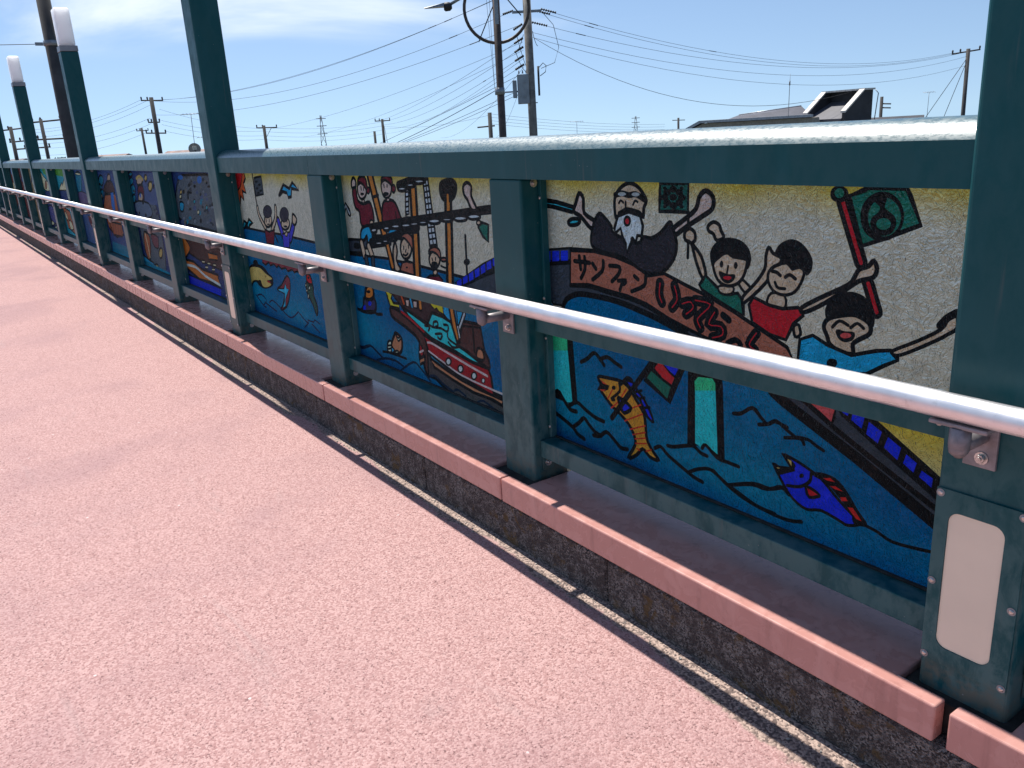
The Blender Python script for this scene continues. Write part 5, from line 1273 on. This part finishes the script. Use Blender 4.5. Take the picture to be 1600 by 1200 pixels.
# transformer pole
tb = Vector((-29.81, 21.4, ground_z(30, 21))); tp = empty('utility_pole', tb, label='tall concrete utility pole carrying grey transformer box, behind the hooped street light', cat='utility pole', group='utility poles')
T0 = lambda p: Vector(p) - tb
seg('shaft', (0, 0, 0), T0((-29.86, 21.34, 7.4)), 0.2, 0.165, M_POLE, tp, 18)
tu = Vector((0.59, 0.807, 0)); tv = Vector((-0.807, 0.59, 0))
def tbox(name, c, hu, hv, hz, mat, bev=0.02):
    bm = bmesh.new(); box(bm, -hu, hu, -hv, hv, -hz, hz); bmesh.ops.transform(bm, matrix=Matrix.Translation(T0(c)) @ Matrix(((tu.x, tv.x, 0), (tu.y, tv.y, 0), (0, 0, 1))).to_4x4(), verts=bm.verts[:]); return link(name, done(bm, name, bevel=bev), mat, tp)
tx = tbox('transformer', (-30.06, 21.1, 2.7), 0.25, 0.26, 0.6, M_BOX); tbox('switch_box', (-30.27, 20.8, 2.72), 0.09, 0.15, 0.36, M_BOX)
for k in range(3):
    c = Vector((-30.06, 21.1, 3.34)) + tu*(-0.16 + 0.16*k); bm = bmesh.new(); tube(bm, [T0(c), T0(c + Vector((0, 0, 0.14)))], 0.03, 8, radii=[0.04, 0.018]); link('terminal', done(bm, 'terminal'), M_GALV, tp)
for z in (2.95, 2.4):
    c = Vector((-30.06, 21.1, z)) + tu*0.08 - tv*0.262; bm = bmesh.new(); tube(bm, [T0(c), T0(c - tv*0.03)], 0.04, 10); link('latch', done(bm, 'latch'), M_GALV, tp)
tbox('bracket_arm', (-30.3, 20.72, 2.62), 0.62, 0.03, 0.03, M_GALV, 0.005); tbox('crossarm', (-29.86, 21.33, 5.78), 0.62, 0.05, 0.05, M_GALV, 0.008); tbox('crossarm', (-29.86, 21.33, 6.75), 0.75, 0.05, 0.05, M_GALV, 0.008)
tbox('steel_band', (-29.84, 21.36, 2.12), 0.26, 0.03, 0.02, M_GALV, 0.004)
link('conduit', mtube('conduit', [T0(q) for q in ((-29.62, 21.62, 3.6), (-29.62, 21.62, 2.4))], 0.045, 8), M_FARPOLE, tp)
link('cable_loop', mtube('cable_loop', [T0(q) for q in ((-29.6, 21.66, 3.55), (-29.5, 21.8, 3.72), (-29.42, 21.9, 3.6), (-29.44, 21.87, 3.35), (-29.58, 21.68, 3.2))], 0.018, 6), M_WIRE, tp)
jumper = [(-29.45, 21.85, 5.7), (-29.2, 22.2, 5.2), (-29.08, 22.36, 4.3), (-29.2, 22.2, 3.7), (-29.55, 21.72, 3.5)]
link('jumper_cable', mtube('jumper_cable', [T0(q) for q in jumper], 0.012, 5), M_WIRE, tp)
for a_, b_ in (((-30.0, 21.2, 4.9), (-30.2, 20.9, 4.2)), ((-30.2, 20.9, 4.2), (-29.95, 21.2, 3.4)), ((-30.15, 20.95, 4.9), (-29.9, 21.25, 3.5)), ((-29.75, 21.5, 5.0), (-29.62, 21.65, 4.4))):
    link('jumper_cable', mtube('jumper_cable', [T0(p) for p in catenary(a_, b_, 0.12, 8)], 0.013, 5), M_WIRE, tp)
A238L, A238R, A238M = (-67.74, 13.77, 4.7), (-67.39, 15.26, 4.64), (-67.57, 14.9, 4.66)
insL = [(-29.95, 21.22, 6.72), (-30.05, 21.05, 6.68), (-30.2, 20.86, 5.84), (-30.0, 21.15, 5.3), (-30.0, 21.15, 4.75), (-30.0, 21.15, 4.4), (-30.0, 21.15, 4.05), (-30.0, 21.15, 3.7)]
for p in insL: insulator(tp, T0(p), Vector((-0.92, -0.25, -0.12)) if p[2] > 5.5 else Vector((-0.85, -0.1, -0.25)), 6, 0.055, 0.1)
insR = [(-29.5, 21.81, 5.84), (-29.65, 21.6, 5.80), (-29.75, 21.5, 5.35), (-29.75, 21.5, 4.95), (-29.75, 21.5, 4.75)]
for p in insR[:3]: insulator(tp, T0(p), Vector((0.2, 0.97, -0.2)), 7, 0.055, 0.11)
# wires to the left
tags = ['uppermost', 'second highest', 'third highest', 'fourth highest']
ends = [A238R, A238M, A238L, (-67.5, 14.5, 3.6)]
for k in range(4): wire('%s power line sweeping down left from the transformer pole' % tags[k], insL[k], ends[k], (0.9, 1.0, 1.35, 1.0)[k], 0.013, 'power lines to the left', knots=((0.16,), (0.12,), (0.10,), (0.08,))[k])
e2 = [(-79.6, 39.2, 2.75), (-79.6, 39.3, 2.6), (-79.6, 39.4, 2.3), (-79.6, 39.5, 1.9)]
for k in range(4): wire('%s of the lower lines running left to a small distant pole' % ('top', 'second', 'third', 'lowest')[k], insL[4+k], e2[k], (0.35, 0.5, 0.6, 0.7)[k], 0.013, 'lower lines to the left', knots=((), (), (0.14,), ())[k])
for k, (a_, b_, s_) in enumerate((((-30.1, 21.0, 3.3), (-46.0, 19.0, -0.2), 0.1), ((-30.1, 21.0, 2.7), (-47.0, 20.0, -0.3), 0.15), ((-30.1, 21.0, 2.55), (-48.0, 21.5, 0.0), 0.2), ((-19.2, 12.2, 2.1), (-32.0, 13.5, 0.2), 0.15))):
    wire(('steepest', 'middle', 'lower', 'nearest')[k] + ' service cable dropping left towards the rooftops', a_, b_, s_, 0.015, 'service cables')
for k in range(2): wire(('left', 'right')[k] + ' thin vertical cable in front of the street light pole', (-19.28 + 0.09*k, 12.05 + 0.1*k, 6.0), (-19.2, 12.17, 2.15), 0.0, 0.007, 'thin vertical cables')
for k in range(5): wire('%s faint line of the fan behind the street light pole' % ('highest', 'second', 'third', 'fourth', 'lowest')[k], (-30.0, 21.15, 4.6 - 0.33*k), ((-74.8, 25.3, 2.3), (-88, 34, 1.6), (-92, 46, 1.5), (-76, 44, 0.7), (-70, 46, 0.4))[k], 0.5 + 0.1*k, 0.011, 'faint fan of lines')
# wires to the right
P15 = [(-32.3, 60.4, 4.5), (-31.9, 60.6, 4.52), (-31.3, 60.9, 4.55), (-31.5, 60.8, 4.2), (-31.5, 60.8, 3.6)]
for k in range(5): wire('%s power line spanning right from the transformer pole to the far right pole' % ('topmost', 'second', 'third', 'fourth', 'lowest')[k], insR[k], P15[k], (1.35, 1.5, 1.45, 1.5, 1.6)[k], 0.012, 'power lines to the right', knots=((0.08, 0.3), (0.08,), (0.07,), (), ())[k])
wire('thick black cable sagging from transformer pole to the dark house tower', (-29.7, 21.55, 4.72), (-22.2, 33.8, 1.9), 1.55, 0.014, 'service cables')
# other poles
lb = (-23.15, 2.06); lt = empty('utility_pole', (lb[0], lb[1], ground_z(*lb)), label='thick brown pole behind the lamp post with the white lamp box', cat='utility pole', group='utility poles')
seg('shaft', (0, 0, 0), (0.02, 0.05, 13.0), 0.19, 0.15, M_FARPOLE, lt, 18)
bm = bmesh.new(); tube(bm, [(0.01, 0.04, 9.98), (0.01, 0.04, 10.1)], 0.185, 14); link('clamp_band', done(bm, 'clamp_band'), M_GALV, lt)
bm = bmesh.new(); box(bm, -0.03, 0.03, -0.32, -0.15, 9.99, 10.06); link('clamp_lug', done(bm, 'clamp_lug'), M_GALV, lt)
wire('thin wire running left from the clamp on the thick brown pole', (-23.14, 1.76, 10.02 + ground_z(*lb)), (-24.0, -6.0, 10.0 + ground_z(*lb)), 0.03, 0.012, 'service cables')
utility_pole((-67.59, 14.43), (-67.57, 14.48, 4.85), 0.2, 0.15, [((-67.74, 13.77, 4.66), (-67.39, 15.26, 4.6)), ((-67.75, 13.72, 2.35), (-67.43, 15.1, 2.28)), ((-67.7, 14.0, 3.1), (-67.5, 14.8, 3.08))], M_FARPOLE, 'distant utility pole with crossarms between the second and third lamp posts')
for k in range(6): wire('%s thin line fanning left from the distant crossarm pole' % ('highest', 'second', 'third', 'fourth', 'fifth', 'lowest')[k], ((-67.74, 13.77, 4.7), (-67.6, 14.3, 4.68), (-67.57, 14.3, 4.3), (-67.7, 14.2, 3.4), (-67.7, 14.2, 3.0), (-67.75, 13.8, 2.4))[k], ((-90, 8, 3.6), (-90, 8, 3.3), (-90, 8, 2.9), (-90, 8, 2.4), (-90, 8, 2.0), (-90, 8, 1.4))[k], 0.6, 0.013, 'thin lines at the left')
for k in range(4): wire('%s thin line running from crossarm pole to the small pole further right' % ('highest', 'second', 'third', 'lowest')[k], ((-67.5, 14.9, 4.0), (-67.5, 14.9, 3.2), (-67.5, 14.9, 2.9), (-67.4, 15.1, 2.4))[k], ((-74.8, 25.2, 2.4), (-74.8, 25.2, 2.2), (-74.8, 25.2, 1.8), (-74.8, 25.2, 1.5))[k], 0.3, 0.013, 'thin lines mid left')
for k in range(4): wire('%s thin line between the two small poles left of the street light' % ('highest', 'second', 'third', 'lowest')[k], (-74.8, 25.2, 2.5 - 0.35*k), (-79.65, 39.3, 2.6 - 0.4*k), 0.35, 0.013, 'thin lines mid left')
for k in range(4): wire('%s thin line running right from behind the street light pole' % ('highest', 'second', 'third', 'lowest')[k], (-49.16, 32.13, 2.2 - 0.22*k), (-62.0, 62.0, 0.75 - 0.25*k), 0.25, 0.013, 'thin lines behind the transformer pole')
wire('thin line from small pole behind street light going left', (-49.2, 32.0, 2.1), (-79.65, 39.3, 2.2), 0.4, 0.012, 'thin lines mid left')
utility_pole((-58.96, 5.82), (-58.95, 5.89, 3.28), 0.13, 0.1, [((-59.0, 5.4, 3.1), (-58.9, 7.0, 3.2)), ((-59.0, 5.5, 2.1), (-58.9, 7.0, 2.1))], M_FARPOLE, 'distant pole with two crossarms between the left lamp posts')
utility_pole((-69.1, 5.0), (-69.09, 5.16, 3.23), 0.16, 0.12, [((-69.2, 4.6, 3.0), (-69.0, 6.0, 3.1)), ((-69.2, 4.9, 2.2), (-69.0, 7.2, 2.3)), ((-69.2, 5.1, 1.7), (-69.0, 7.4, 1.75))], M_FARPOLE, 'distant pole with three crossarms near the left frame edge')
utility_pole((-106.88, 22.0), (-106.88, 21.98, 3.7), 0.17, 0.13, [((-107, 21.4, 3.4), (-106.8, 22.7, 3.4))], M_FARPOLE, 'faint thin pole just left of the distant crossarm pole')
utility_pole((-74.83, 25.24), (-74.83, 25.24, 2.67), 0.17, 0.13, [((-75, 24.6, 2.5), (-74.7, 26.4, 2.45))], M_FARPOLE, 'small distant pole right of the out-of-frame lamp post', guys=[((-74.83, 25.3, 1.6), (-74.8, 25.9, 2.45))])
utility_pole((-71.07, 34.14), (-71.08, 34.12, 1.65), 0.14, 0.11, [], M_FARPOLE, 'short stub pole left of the double distant pole', ins=False)
utility_pole((-79.65, 39.34), (-79.64, 39.37, 2.87), 0.17, 0.13, [((-79.8, 38.6, 2.7), (-79.5, 40.2, 2.7))], M_FARPOLE, 'distant pole with leaning stay right of the lattice pylon', guys=[((-79.6, 39.5, 2.2), (-79.3, 40.0, -3.0))])
utility_pole((-49.17, 32.12), (-49.16, 32.13, 2.28), 0.17, 0.14, [((-49.7, 31.4, 1.35), (-49.0, 32.4, 1.4))], M_FARPOLE, 'small pole with crossarm just left of the street light pole', ins=False)
utility_pole((-31.35, 60.9), (-31.5, 60.82, 4.69), 0.16, 0.13, [((-32.4, 60.35, 4.42), (-30.83, 61.16, 4.58))], M_FARPOLE, 'thin pole with crossarm beside the near lamp post at right', guys=[((-31.4, 60.85, 4.3), (-33.6, 59.5, 0.0)), ((-31.4, 60.85, 4.3), (-32.5, 60.0, -0.2))])
utility_pole((-38.76, 62.45), (-38.77, 62.44, 1.93), 0.15, 0.12, [((-38.7, 62.5, 1.4), (-38.2, 62.85, 1.35)), ((-38.7, 62.5, 1.1), (-38.2, 62.85, 1.05))], M_FARPOLE, 'small dark pole right of the dark house tower', ins=False)
utility_pole((-82.4, 85.3), (-82.42, 85.26, 1.38), 0.18, 0.14, [((-83, 84.7, 1.1), (-81.8, 85.9, 1.05))], M_FARPOLE, 'tiny distant pole left of the low pale roof', ins=False)
def pylon(x, y, ztop, wd, label):
    b = Vector((x, y, ground_z(x, y))); t = empty('pylon', b, label=label, cat='pylon', group='lattice pylons'); H = ztop - b.z; bm = bmesh.new(); d = Vector((-y, x, 0)).normalized(); e = Vector((d.y, -d.x, 0))
    r = wd*0.035
    cor = lambda s, u, q: (d*s + e*u)*(wd/2*(1-q)*1.0 + wd*0.06) + Vector((0, 0, H*q))
    for s in (-1, 1):
        for u in (-1, 1): tube(bm, [cor(s, u, 0), cor(s, u, 1)], r, 4)
    for k in range(7):
        q0, q1 = k/7, (k+1)/7
        for u in (-1, 1): tube(bm, [cor(-1, u, q0), cor(1, u, q1)], r*0.6, 4); tube(bm, [cor(1, u, q0), cor(-1, u, q1)], r*0.6, 4)
    link('lattice_mast', done(bm, 'lattice_mast'), M_FARPOLE, t)
    for q in (0.72, 0.84, 0.95):
        bm = bmesh.new(); tube(bm, [d*-wd*0.55 + Vector((0, 0, H*q)), d*wd*0.55 + Vector((0, 0, H*q))], r, 4); link('crossarm', done(bm, 'crossarm'), M_FARPOLE, t)
pylon(-293.9, 123.8, 10.0, 3.2, 'lattice pylon far behind the ship panel'); pylon(-362, 342.6, 4.8, 4.2, 'faint lattice pylon far behind, right of the transformer pole')
def aerial(b, t, label, boom=0.6, n=5):
    b = Vector(b); t = Vector(t); o = empty('tv_aerial', b, label=label, cat='aerial', group='rooftop aerials'); link('mast', mtube('mast', [(0, 0, -0.8), t - b], 0.014, 6), M_GALV, o)
    d = Vector((0.62, 0.78, 0)); e = Vector((-0.78, 0.62, 0)); top = t - b
    link('boom', mtube('boom', [top - d*boom, top + d*boom], 0.01, 5), M_GALV, o)
    for k in range(n):
        c = top + d*boom*(-0.9 + 1.8*k/(n-1)); link('element', mtube('element', [c - e*0.2 - Vector((0, 0, 0.05)), c + e*0.2 + Vector((0, 0, 0.05))], 0.007, 4), M_GALV, o)
aerial((-42.84, 10.34, 1.26), (-42.82, 10.42, 2.66), 'tall thin aerial above the rooftop dish', 0.5, 6)
aerial((-28.61, 51.02, 0.37), (-28.6, 51.03, 1.84), 'aerial mast left of the thin right-hand pole', 0.35, 5)
aerial((-54.6, 14.2, 0.5), (-54.6, 14.2, 1.7), 'aerial on rooftop right of the third lamp post', 0.45, 5)
aerial((-44.5, 36.0, 0.1), (-44.5, 36.0, 1.35), 'small aerial right of the transformer pole', 0.45, 6)
aerial((-30.2, 45.0, 0.2), (-30.2, 45.0, 1.0), 'small aerial on the low dark roof', 0.4, 5)
wh = empty('whip_antenna', (-23.47, 30.56, 1.0), label='tall whip antenna standing on the gabled grey roof', cat='aerial'); link('mast', mtube('mast', [(0, 0, -0.4), (0.01, 0, 1.3), (0.02, 0.01, 1.7)], 0.012, 6, radii=[0.016, 0.012, 0.004]), M_GALV, wh); bm = bmesh.new(); tube(bm, [(0.01, 0, 1.22), (0.01, 0, 1.4)], 0.03, 8); link('coil', done(bm, 'coil'), M_GALV, wh)
# satellite dish on its roof
dsh = empty('satellite_dish', (-42.84, 10.34, 0.72), label='round satellite dish on rooftop left of the out-of-frame lamp post', cat='satellite dish')
bm = bmesh.new(); rr_ = []; ax = Vector((0.95, -0.25, 0.3)).normalized(); s_ = ax.cross(Vector((0, 0, 1))).normalized(); u_ = s_.cross(ax)
for q in range(6):
    r = 0.29*q/5; rr_.append([bm.verts.new(Vector((0, 0, 0.32)) + ax*(0.9*r*r - 0.1) + s_*r*math.cos(k*math.pi/10) + u_*r*math.sin(k*math.pi/10)) for k in range(20)] if q else [bm.verts.new(Vector((0, 0, 0.32)) - ax*0.1)])
for k in range(20):
    bm.faces.new((rr_[0][0], rr_[1][k], rr_[1][(k+1) % 20]))
    for q in range(1, 5): bm.faces.new((rr_[q][k], rr_[q+1][k], rr_[q+1][(k+1) % 20], rr_[q][(k+1) % 20]))
link('reflector', done(bm, 'reflector', smooth=True), mat_simple('dish_grey', (0.3, 0.28, 0.24), 0.6), dsh)
bm = bmesh.new(); box(bm, -0.07, 0.07, -0.09, 0.09, 0.18, 0.36, Matrix.Translation((0.32, -0.08, 0.08))); link('receiver', done(bm, 'receiver', bevel=0.01), mat_simple('cream_box', (0.6, 0.56, 0.46), 0.6), dsh); link('dish_arm', mtube('dish_arm', [(0, 0, -0.1), (0.05, 0, 0.1), (0.32, -0.08, 0.28)], 0.02, 6), M_WIRE, dsh)

# ------------------------------------------------------------------ houses
M_WALLS = [mat_simple('wall_%d' % i, c, 0.9, 0, 0.08, 1.5, 0.2, 30) for i, c in enumerate(((0.55, 0.5, 0.42), (0.45, 0.42, 0.38), (0.6, 0.57, 0.52), (0.33, 0.3, 0.28)))]
M_ROOFS = [mat_simple('roof_%d' % i, c, 0.7, 0, 0.15, 2, 0.3, 20) for i, c in enumerate(((0.30, 0.20, 0.17), (0.12, 0.125, 0.14), (0.20, 0.19, 0.19), (0.045, 0.045, 0.05)))]
M_FRAME = mat_simple('window_frame', (0.5, 0.5, 0.5), 0.5); M_PANE = mat_simple('window_pane', (0.03, 0.04, 0.05), 0.08, 0, 0.1, 1)
win_f = None
def house(x, y, rz, wx, wy, ztop, pitch, wi, ri, label):
    gz = ground_z(x, y) - 0.3; t = empty('house', (x, y, gz), label=label, cat='house', group='houses beyond the bridge'); t.rotation_euler.z = rz
    H = ztop - gz; rise = pitch; we = H - rise
    bm = bmesh.new(); prism(bm, [(-wy/2, 0), (wy/2, 0), (wy/2, we), (0, we + rise*0.98), (-wy/2, we)], 'x', -wx/2, wx/2); link('wall', done(bm, 'wall'), M_WALLS[wi], t)
    ov = 0.45; th = 0.16; sl_ = rise/(wy/2)
    bm = bmesh.new(); prism(bm, [(-wy/2-ov, we-ov*sl_), (0, we+rise), (wy/2+ov, we-ov*sl_), (wy/2+ov, we-ov*sl_+th), (0, we+rise+th), (-wy/2-ov, we-ov*sl_+th)], 'x', -wx/2-ov, wx/2+ov); link('roof', done(bm, 'roof'), M_ROOFS[ri], t)
    for side in (-1, 1):
        for fl in range(2):
            for k in range(3):
                cx = -wx/2 + wx*(k+0.5)/3; cz = 1.0 + fl*2.8
                bm = bmesh.new(); box(bm, cx-0.7, cx+0.7, side*wy/2-0.03, side*wy/2+0.06, cz, cz+1.2); o = link('window', done(bm, 'window'), M_FRAME, t)
                bm = bmesh.new(); box(bm, cx-0.62, cx+0.62, side*(wy/2+0.05)-0.02, side*(wy/2+0.05)+0.02, cz+0.08, cz+1.12); link('pane', done(bm, 'pane'), M_PANE, o)
hs = [(-51.5, 7.4, 0.1, 10, 8, 0.84, 1.6, 2, 0, 'reddish roofed house behind the third lamp post'), (-46.3, 11.2, 0.25, 4.6, 6, 0.84, 1.5, 0, 0, 'house with brownish roof carrying the satellite dish'), (-72, 5.5, 0.0, 9, 7, 0.9, 1.5, 1, 2, 'grey roofed house seen between the left lamp posts'),
 (-80, 20, 0.3, 10, 8, -0.35, 1.5, 0, 1, 'dark roofed house below the distant crossarm pole'), (-60, 27, 0.4, 10, 8, -0.2, 1.6, 2, 2, 'grey roofed house behind the ship panel'), (-66, 44, 0.5, 11, 8, -0.5, 1.6, 0, 1, 'dark roofed house left of the street light'), (-46, 36, 0.6, 9, 8, -0.1, 1.5, 1, 2, 'grey roofed house right of the transformer pole'),
 (-30.1, 50.2, 0.52, 2.2, 5, 0.36, 0.3, 3, 3, 'low black roofed house right of the dark tower'), (-24, 62, 0.7, 9, 8, -0.7, 1.4, 2, 1, 'house behind the near lamp post')]
for a_ in hs: house(*a_)

# the house with the open-fronted dark tower
O = Vector((-24.12, 32.57, 0)); hz = ground_z(24, 32) - 0.3; th_ = empty('house', (O.x, O.y, hz), label='house with dark tower, cream copings and low pale roof above the railing', cat='house', group='houses beyond the bridge')
U = Vector((0.778, 0.629, 0)); Vv = Vector((-0.629, 0.778, 0)); Bh = (U + Vv).normalized(); Ah = (U - Vv).normalized()
FR = lambda a, b: Matrix(((a.x, b.x, 0, 0), (a.y, b.y, 0, 0), (0, 0, 1, 0), (0, 0, 0, 1)))
M_TOWER = mat_simple('dark_cladding', (0.035, 0.035, 0.038), 0.7, 0, 0.15, 2, 0.2, 20); M_CAP = mat_simple('cream_coping', (0.62, 0.58, 0.52), 0.6); M_SLATE = mat_simple('slate_sheet', (0.10, 0.10, 0.115), 0.5, 0, 0.1, 2); M_EAVE = mat_simple('beige_soffit', (0.36, 0.32, 0.27), 0.9); M_METAL = mat_simple('pale_roof_metal', (0.42, 0.43, 0.45), 0.4, 0.3)
TF = FR(Ah, Bh); z_ = lambda z: z - hz
def tw(name, fn, mat, parent=th_, bevel=0):
    bm = bmesh.new(); fn(bm); return link(name, done(bm, name, bevel=bevel), mat, parent)
AW = 2.1
# side walls: low at the front, high at the back
for a0 in (0.0, AW):
    wl_ = tw('tower_wall', lambda bm: prism(bm, [(0, z_(-4.5)), (1.75, z_(-4.5)), (1.75, z_(1.86)), (1.15, z_(1.86)), (0, z_(0.98))], 'x', a0, a0+0.14, TF), M_TOWER)
    tw('coping', lambda bm: prism(bm, [(-0.03, z_(0.96)), (1.15, z_(1.86)), (1.15, z_(1.93)), (-0.03, z_(1.04))], 'x', a0-0.06, a0+0.20, TF), M_CAP, wl_)
bw = tw('tower_wall', lambda bm: box(bm, 0.14, AW, 1.55, 1.75, z_(-4.5), z_(1.86), TF), M_TOWER)
tw('coping', lambda bm: box(bm, -0.06, AW+0.2, 1.12, 1.82, z_(1.862), z_(1.935), TF), M_CAP, bw)
tw('tower_roof', lambda bm: prism(bm, [(-0.05, z_(0.62)), (1.55, z_(1.35)), (1.55, z_(1.45)), (-0.05, z_(0.72))], 'x', 0.142, AW-0.002, TF), M_SLATE)
tw('wall', lambda bm: box(bm, -4.8, 3.2, -1.9, 4.0, 0, z_(0.42), FR(U, Vv)), M_WALLS[3])
tw('eave', lambda bm: prism(bm, [(-5.3, z_(0.42)), (0.6, z_(0.42)), (0.5, z_(0.84)), (-4.4, z_(0.84))], 'y', -2.2, 2.4, FR(U, Vv)), M_EAVE)
tw('roof', lambda bm: prism(bm, [(-5.5, z_(0.50)), (-4.55, z_(0.97)), (0.25, z_(0.97)), (0.25, z_(0.86)), (-4.5, z_(0.86)), (-5.45, z_(0.40))], 'y', -2.4, 2.6, FR(U, Vv)), M_METAL)
def hip(bm):
    v = [bm.verts.new(FR(U, Vv) @ Vector(q)) for q in ((-3.5, -0.3, z_(0.92)), (0.3, -0.3, z_(0.92)), (0.3, 2.0, z_(0.92)), (-3.5, 2.0, z_(0.92)), (-2.9, 0.85, z_(1.12)), (-0.1, 0.85, z_(1.36)))]
    for f in ((0, 1, 5, 4), (1, 2, 5), (2, 3, 4, 5), (3, 0, 4), (0, 3, 2, 1)): bm.faces.new([v[i] for i in f])
    bmesh.ops.recalc_face_normals(bm, faces=bm.faces[:])
gz_ = tw('upper_roof', hip, M_SLATE)
tw('ridge', lambda bm: tube(bm, [FR(U, Vv) @ Vector((-2.9, 0.85, z_(1.13))), FR(U, Vv) @ Vector((-0.1, 0.85, z_(1.37)))], 0.03, 6), M_METAL, gz_)
tw('downpipe', lambda bm: tube(bm, [TF @ Vector((AW+0.3, 1.7, z_(1.85))), TF @ Vector((AW+0.42, 1.75, z_(1.7))), TF @ Vector((AW+0.3, 1.7, z_(0.2)))], 0.02, 6), M_GALV)

# ------------------------------------------------------------------ trees low on the skyline
M_LEAF = None
def leafmat():
    a = NT('leaf'); n1 = a.noise(0.9, 3); c = a.mix(a.rng(n1, 0.3, 0.7), (0.03, 0.05, 0.018), (0.075, 0.10, 0.04))
    return a.pbr(c, 0.7, 0, None, 0.2)
M_LEAF = leafmat()
def tree(x, y, ztop, r, label, seed):
    rg = random.Random(seed); b = Vector((x, y, ground_z(x, y))); H = ztop - b.z; t = empty('tree', b, label=label, cat='tree', group='trees low on the skyline')
    bm = bmesh.new(); tube(bm, [(0, 0, -0.2), (0.05, 0.05, H*0.4), (0.1, 0, H*0.8)], 0.2, 8, radii=[0.24, 0.17, 0.06])
    for k in range(5): a_ = k*1.26; tube(bm, [(0.05, 0.05, H*(0.4+0.06*k)), (math.cos(a_)*r*0.6, math.sin(a_)*r*0.6, H*(0.62+0.05*k))], 0.06, 5, radii=[0.08, 0.03])
    link('trunk', done(bm, 'trunk'), M_FARPOLE, t)
    bm = bmesh.new()
    cl = [(rg.uniform(-1, 1)*r*0.7, rg.uniform(-1, 1)*r*0.7, H*rg.uniform(0.55, 0.93), r*rg.uniform(0.3, 0.5)) for _ in range(16)]
    for cx, cy, cz, cr in cl:
        for _ in range(110):
            d = Vector((rg.gauss(0, 1), rg.gauss(0, 1), rg.gauss(0, 1))).normalized()*cr*rg.uniform(0.5, 1.0); p = Vector((cx, cy, cz)) + d; p.z = min(p.z, H)
            s = rg.uniform(0.08, 0.16); u = Vector((rg.gauss(0, 1), rg.gauss(0, 1), rg.gauss(0, 1))).normalized(); v = u.orthogonal().normalized()
            bm.faces.new([bm.verts.new(q) for q in (p - u*s, p + v*s*0.6, p + u*s, p - v*s*0.6)])
    link('crown', done(bm, 'crown'), M_LEAF, t)
tree(-66.5, 9.0, 0.95, 2.6, 'low green tree between the third and fourth lamp posts', 1); tree(-74, 2.6, 1.2, 2.8, 'low green tree near the left frame edge', 2); tree(-90, 12, 0.9, 3.0, 'low tree behind the reddish roof', 3)
